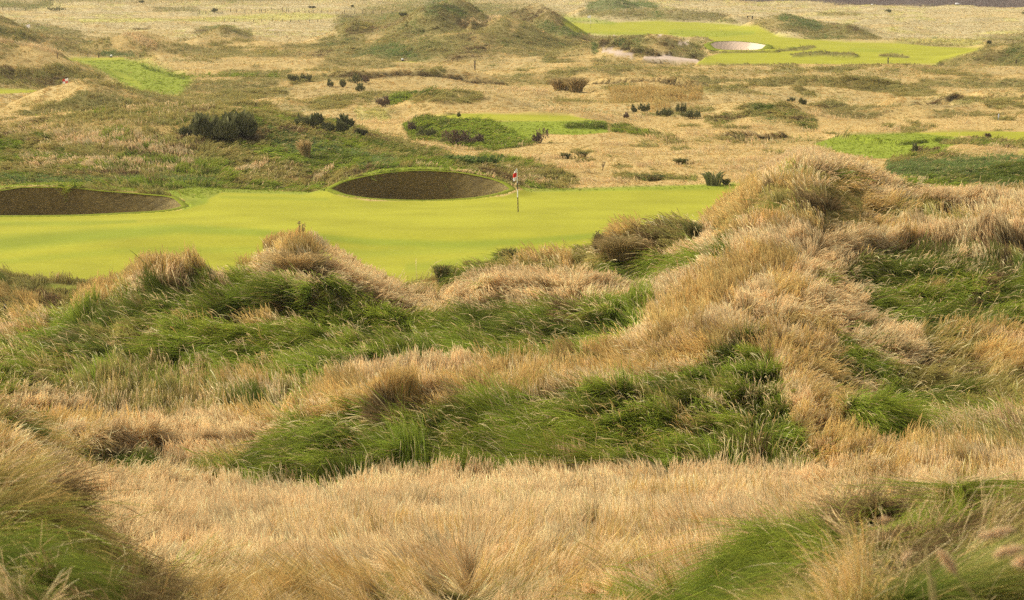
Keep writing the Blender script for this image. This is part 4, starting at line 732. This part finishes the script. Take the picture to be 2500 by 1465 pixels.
for sx in (-1, 1): mb = MB(); mb.box((sx * w * .36, 0, .19), (.10, .18, .225)); mb.build('leg', M_WOOD, o, False)
def fence(us, v, hpx, label, wires=2):
    P = [locate(u, v if not callable(v) else v(u)) for u in us]; o = empty('wire_fence', P[0], label, 'fence'); b = Vector([float(q) for q in P[0]])
    for p, u in zip(P, us):
        mb = MB(); h = px(hpx, p[1]) * random.uniform(.75, 1.2); q = Vector([float(k) for k in p]) - b
        mb.tube([q + Vector((0, 0, -.2)), q + Vector((random.uniform(-.05, .05), 0, h))], [.06, .055], 6); mb.build('post', M_WOOD, o, False)
    mb = MB()
    for k in range(wires): mb.tube([Vector([float(c) for c in p]) - b + Vector((0, 0, px(hpx, p[1]) * (.45 + .35 * k))) for p in P], [.010] * len(P), 4)
    mb.build('wire', M_WIRE, o, False)
fx = [395, 465, 540, 625, 700, 770, 850, 925, 960, 990, 1020, 1070, 1115, 1150, 1190, 1237, 1270, 1300, 1357, 1400, 1450, 1510, 1545, 1615, 1680, 1770, 1862, 1960, 2045, 2140, 2235, 2330]
fence([400 + q / 4.167 for q in fx], lambda u: 36 - 5 * math.exp(-((u - 700) / 140) ** 2), 8.5, 'long wire fence on thin posts across the far left plain')
fence([400 + q / 4.167 for q in (640, 760, 940, 1020, 1130, 1220, 1315, 1400, 1495, 1590)], 55, 8, 'shorter wire fence nearer the dunes on the far left plain')
fence([-40, -10, 20, 34, 50, 75, 100], 27, 9, 'fence along the dull green field at the top left corner')

gorse = 'dark gorse bushes'
def B(u, v, w_, h_, label, name='gorse_bush', cat='bush', group=None, **k):
    x, y, z = locate(u, v); return bush(name, (x, y, z), px(w_, y), px(h_, y), label, cat, group, **k)
# far bushes
for u_, v_, w_, h_, lb in ((150, 28, 42, 13, 'largest dark bush on the far plain at the upper left'), (133, 11, 14, 7, 'small brownish bush just above the large upper left bush'), (354, 9, 12, 6, 'small bush on the far plain near the top edge, left'), (528, 32, 16, 10, 'round dark bush at the left end of the far fence'), (763, 21, 18, 7, 'flat brown bush behind the middle of the far fence'), (865, 18, 8, 4, 'tiny bush right of the flat brown bush behind the fence'), (2158, 31, 15, 8, 'small dark bush on the far plain at the upper right'), (2496, 40, 34, 16, 'dark bush cut off by the right edge on the far plain'), (620, 2, 30, 6, 'dark bush on the top edge behind the far fence'), (2405, 114, 10, 9, 'small grey bush by the end of the far fairway'), (985, 41, 20, 9, 'low green bush on the left shoulder of the central dune')):
    B(u_, v_, w_, h_, lb, n=260, leaf=px(3.2, 500), spiky=.1, mats=(M_GORSE, M_TWIG) if 'brown' in lb else (M_GORSE, M_GORSE2), group='bushes on the far plain')
# gorse on the hill behind the green
mid = 'dark gorse on the hill behind the green'
B(545, 345, 130, 58, 'large dark spiky gorse bush on the hill behind the long bunker', group=mid, n=6500, leaf=.19, spiky=1.0)
B(612, 336, 60, 50, 'tall dark gorse bush touching the right side of the largest one', group=mid, n=3000, leaf=.18, spiky=1.3)
B(470, 332, 60, 26, 'low gorse bush at the left foot of the largest gorse', group=mid, n=1500, leaf=.16, spiky=.5)
B(760, 308, 64, 23, 'low spiky gorse on the hill crest, left of the pair', group=mid, n=1900, leaf=.16, spiky=.9)
B(815, 324, 58, 24, 'rounded dark gorse below the hill crest, middle of three', group=mid, n=1900, leaf=.16, spiky=.5)
B(850, 313, 32, 25, 'narrow upright gorse on the hill crest, rightmost of three', group=mid, n=1200, leaf=.17, spiky=1.0)
B(880, 334, 34, 15, 'small brown-edged gorse at the right end of the hill crest', group=mid, n=800, leaf=.15, spiky=.2, mats=(M_GORSE, M_TWIG))
tan = 'shrubs on the tan flats'
for u_, v_, w_, h_, lb, mt in ((722, 199, 30, 18, 'dark shrub clump on the tan flat, left end of its row', 0), (748, 198, 26, 20, 'dark shrub with two upright sprigs beside the left end clump', 0), (809, 212, 14, 17, 'small dark shrub, first of two lone ones left of the scarp', 0), (840, 213, 13, 22, 'narrow dark shrub, second of two lone ones left of the scarp', 0), (868, 203, 30, 22, 'dark shrub on the scarp edge', 0), (880, 223, 28, 18, 'dark shrub just below the scarp edge shrub', 0), (895, 203, 24, 16, 'brownish shrub right of the scarp edge shrub', 1),
    (940, 260, 38, 26, 'brown leafless shrub at the tip of the green mound', 1), (1545, 275, 12, 20, 'slender sprig left of the gorse in the tan hollow', 0), (1568, 274, 28, 20, 'leafy green gorse, left of three in the tan hollow', 0), (1621, 285, 44, 22, 'rounded blue-green gorse, middle of three in the tan hollow', 0), (1660, 278, 26, 26, 'upright open gorse behind the right gorse in the tan hollow', 0), (1685, 290, 48, 18, 'low spreading gorse, right of three in the tan hollow', 0), (1955, 256, 16, 18, 'dark sprig behind the olive mound on the right', 0), (1925, 250, 18, 9, 'low dark sprig left of the upright one behind the olive mound', 0),
    (1525, 289, 14, 10, 'tiny brown shrub by the end of the raised tee', 1), (1115, 355, 62, 42, 'brown heathery shrub on the green bank below the raised tee', 1), (1150, 352, 60, 22, 'low brown shrub right of the heathery one below the tee', 1), (1010, 322, 26, 28, 'brown upright shrub at the left end of the tee bank', 1), (1045, 335, 52, 26, 'dark leafy shrub at the left foot of the tee bank', 0), (1315, 350, 38, 36, 'brown shrub at the right foot of the tee bank', 1), (1118, 286, 9, 6, 'tiny green shrub on the front edge of the raised tee', 0), (2228, 372, 12, 20, 'upright dark shrub on the crest of the right green hill', 0), (2405, 337, 14, 8, 'small dark shrub on the edge of the right mown turf', 1)):
    B(u_, v_, w_, h_, lb, name='shrub', cat='shrub', group=tan, n=int(260 + w_ * 15), leaf=px(2.9, 250 if v_ < 300 else 205), spiky=.9, mats=(M_GORSE, M_GORSE2) if mt == 0 else (M_BROWNLEAF, M_TWIG))
def TU(u, v, w_, h_, label, name='tussock', cat='tussock', **k):
    x, y, z = locate(u, v); return tussock(name, (x, y, z), px(w_, y), px(h_, y), label, cat, **k)
TU(752, 386, 30, 40, 'blond upright tussock on the green slope behind the round bunker', mats=(M_BLOND, M_TUSS), n=420, bw=.05, lean=(-.18, 0), droop=.3)
TU(1372, 222, 50, 28, 'large tan tussock in front of the dark scarp, left half', mats=(M_TAN, M_TUSS), n=500, bw=.07); TU(1405, 226, 46, 32, 'large drooping tan tussock in front of the dark scarp, right half', mats=(M_TAN, M_TUSS), n=500, bw=.07)
dt = 'dark tufts on the tan flat'
TU(1418, 386, 26, 14, 'rounded dark tuft on the tan flat right of the flag, right of two', mats=(M_DARKBLADE, M_TUSS), n=260, bw=.05, group=dt); TU(1379, 388, 20, 13, 'small dark tuft on the tan flat right of the flag, left of two', mats=(M_DARKBLADE, M_TUSS), n=200, bw=.05, group=dt); TU(1662, 401, 30, 13, 'low dark tuft alone in the middle of the tan flat', mats=(M_DARKBLADE, M_TUSS), n=220, bw=.05, group=dt)
TU(1740, 453, 48, 30, 'spiky dark green plant at the back edge of the green', 'spiky_plant', 'plant', mats=(M_GORSE2, M_DARKBLADE), n=46, bw=.11, droop=.15); TU(1772, 452, 20, 14, 'small dark tuft right of the spiky plant at the green edge', mats=(M_DARKBLADE, M_TUSS), n=120, bw=.05)
TU(1595, 442, 44, 14, 'dark low tuft at the back edge of the green, left of the spiky plant', mats=(M_DARKBLADE, M_TUSS), n=220, bw=.05)
near = 'tussocks along the dune crest below the green'
TU(1516, 640, 96, 46, 'big brown tussock on the dune crest below the right of the green', mats=(M_TUSS, M_TAN), n=1300, bw=.012, group=near, lean=(-.05, -.1)); TU(1462, 622, 26, 44, 'small dark tussock left of the big brown tussock', mats=(M_TUSS, M_TWIG), n=260, bw=.012, group=near)
TU(1082, 692, 40, 36, 'dark green tussock on the dune crest below the flag', mats=(M_DARKBLADE, M_TUSS), n=420, bw=.012, group=near); TU(1244, 646, 40, 34, 'dark tussock on the crest right of the dark green one', mats=(M_DARKBLADE, M_TUSS), n=380, bw=.012, group=near)
TU(720, 668, 120, 36, 'golden tussock on the highest point of the left crest', mats=(M_BLOND, M_TAN), n=900, bw=.010, group=near, lean=(-.1, 0)); TU(1690, 580, 44, 34, 'dark tussock at the left foot of the big straw dune', mats=(M_DARKBLADE, M_TUSS), n=380, bw=.012, group=near)
def dock(u, v, h_, label, mt=M_BROWNLEAF):
    x, y, z = locate(u, v); o = empty('dock_plant', (x, y, z), label, 'plant', 'dock plants'); h = px(h_, y); r = random.Random(u); a = MB(); b = MB()
    for k in range(5):
        lx_, ly_ = r.uniform(-.25, .25) * h, r.uniform(-.2, .2) * h; top = h * r.uniform(.7, 1)
        a.tube([(0, 0, -.1), (lx_ * .4, ly_ * .4, top * .5), (lx_, ly_, top)], [.012 * h, .01 * h, .004 * h], 5)
        for q in range(26):
            t = r.uniform(.4, 1); xx, yy, zz = lx_ * t, ly_ * t, top * t; dx, dz = r.uniform(-.09, .09) * h, r.uniform(0, .07) * h
            b.ribbon([(xx, yy, zz), (xx + dx * .5, yy, zz + dz), (xx + dx, yy, zz + dz * 1.3)], [.01 * h, .035 * h, .008 * h])
    a.build('stems', M_TWIG, o); b.build('leaves_or_seeds', mt, o, False)  # second mesh holds the seeds, separate pieces along the stems
dock(1470, 418, 26, 'reddish dock plant on the tan flat right of the flag'); dock(735, 600, 62, 'thin seeding stalk rising in front of the green from the left crest', M_STALK); dock(1455, 612, 50, 'dark seeding stalk left of the big brown tussock')
x, y, z = locate(1155, 400); o = empty('broadleaf_plant', (x, y, z), 'leafy broad-leaved green plants above the round bunker', 'plant'); mb = MB(); r = random.Random(3)
for k in range(160):
    a_ = r.uniform(0, 6.28); q = r.random() ** .5; X_, Y_ = math.cos(a_) * q * 1.5, math.sin(a_) * q * .6; L = r.uniform(.2, .42); h_ = r.uniform(.1, .5)
    mb.ribbon([(X_, Y_, h_ * .3), (X_ + math.cos(a_) * L * .5, Y_ - .1, h_), (X_ + math.cos(a_) * L, Y_ - .2, h_ * .8)], [.03, L * .55, .02])
mb.build('leaves', M_LUSH, o, False)
# out-of-focus stalks close to the camera
def stalk(tip, mid_, foot, d, hw, label):
    P = [np.array([float(q) for q in unproj(a[0], a[1], d)]) for a in (tip, mid_, foot)]
    gx, gy, gz = ground(foot[0], d); base = np.array([P[2][0] + (P[2][0] - P[1][0]) * 2.2, d, gz - .02])
    o = empty('grass_stalk', base, label, 'grass stalk', 'blurred stalks close to the camera'); c = [Vector(p - base) for p in P]
    a = MB(); a.tube([Vector((0, 0, 0)), c[2], c[1], c[0]], [.0022, .0018, .0014, .0006], 6); a.build('stem', M_STALK, o)
    b = MB(); r = random.Random(int(tip[0])); d_ = c[1] - c[0]
    for k in range(420):
        t = r.random(); p = c[0] + d_ * t; wv = hw * math.sin(math.pi * min(1, .12 + t * .8)) ; q = Vector((r.gauss(0, .5), r.gauss(0, .5), r.gauss(0, .5))) * wv
        b.ribbon([p + q * .3, p + q, p + q - d_ * .10], [.0012, .0022, .0006])
    b.build('seed_head', M_STRAWSEED, o, False)
stalk((2296,1348),(2335,1400),(2385,1465), 4.2, .0075, 'blurred pinkish grass seed head low on the right, stem leaning right')
stalk((2396,1310),(2478,1292),(2540,1330), 3.9, .0068, 'blurred arching grass seed head near the right edge, upper one')
stalk((2432,1352),(2500,1336),(2560,1380), 3.8, .0070, 'blurred arching grass seed head near the right edge, lower one')
stalk((2204,1368),(2226,1344),(2280,1420), 4.4, .0040, 'faint small blurred grass seed head left of the others')
stalk((2148,1270),(2178,1269),(2260,1330), 4.6, .0042, 'blurred orange-brown seed head lying level, topmost of the blurred ones')
stalk((2478,1374),(2520,1368),(2590,1440), 3.7, .0085, 'blurred bushy seed head cut by the right edge')

# ------------------------------------------------------------------ light
EL, AZ = math.radians(40), math.atan2(-.86, .34)
sd = Vector((math.sin(AZ) * math.cos(EL), math.cos(AZ) * math.cos(EL), math.sin(EL)))
sun = bpy.data.lights.new('sun', 'SUN'); sun.energy = 2.7; sun.angle = math.radians(18); sun.color = (1, .93, .80)
so = bpy.data.objects.new('sun', sun); COL.objects.link(so); so.rotation_euler = sd.to_track_quat('Z', 'Y').to_euler(); so.location = (0, 0, 60)
w = bpy.data.worlds.new('World'); scene.world = w; w.use_nodes = True; nt = w.node_tree; nt.nodes.clear()
sky = nt.nodes.new('ShaderNodeTexSky'); sky.sky_type = 'NISHITA'; sky.sun_disc = False; sky.sun_elevation = EL; sky.sun_rotation = AZ; sky.dust_density = 4; sky.air_density = 1.0
hs = nt.nodes.new('ShaderNodeHueSaturation'); hs.inputs['Saturation'].default_value = .25
mx = nt.nodes.new('ShaderNodeMix'); mx.data_type = 'RGBA'; mx.blend_type = 'MULTIPLY'; mx.inputs[0].default_value = 1; mx.inputs[7].default_value = (1.0, .95, .84, 1)
bg = nt.nodes.new('ShaderNodeBackground'); bg.inputs['Strength'].default_value = .138; wo = nt.nodes.new('ShaderNodeOutputWorld')
nt.links.new(sky.outputs[0], hs.inputs['Color']); nt.links.new(hs.outputs[0], mx.inputs[6]); nt.links.new(mx.outputs[2], bg.inputs['Color']); nt.links.new(bg.outputs[0], wo.inputs['Surface'])

# thin sea haze over the links
hm, hnt, hout = new_mat('sea_haze'); hv = N(hnt, 'ShaderNodeVolumePrincipled'); hv.inputs['Color'].default_value = (.95, .92, .84, 1); hv.inputs['Density'].default_value = HAZE; hv.inputs['Anisotropy'].default_value = .2
hnt.links.new(hv.outputs[0], hout.inputs['Volume'])
if HAZE > 0:
    hb = MB(); hb.box((0, 2550, 6.75), (4400, 2700, 10.25)); ho = hb.build('haze', hm, None, False); ho['label'] = 'thin pale haze lying over the far dunes and plain'; ho['category'] = 'haze'; ho['kind'] = 'stuff'
scene.view_settings.view_transform = 'Standard'; scene.view_settings.look = 'None'; scene.view_settings.exposure = 0.75; scene.view_settings.gamma = 1
scene.render.engine = 'CYCLES'
cy = scene.cycles; cy.max_bounces = 5; cy.diffuse_bounces = 3; cy.glossy_bounces = 1; cy.transmission_bounces = 3; cy.transparent_max_bounces = 4; cy.use_denoising = False; cy.sample_clamp_indirect = 6
cy.use_adaptive_sampling = False
scene.cycles_curves.shape = 'RIBBONS'; scene.cycles_curves.subdivisions = 1
scene.render.filter_size = 1.5 if hasattr(scene.render, 'filter_size') else 1.5
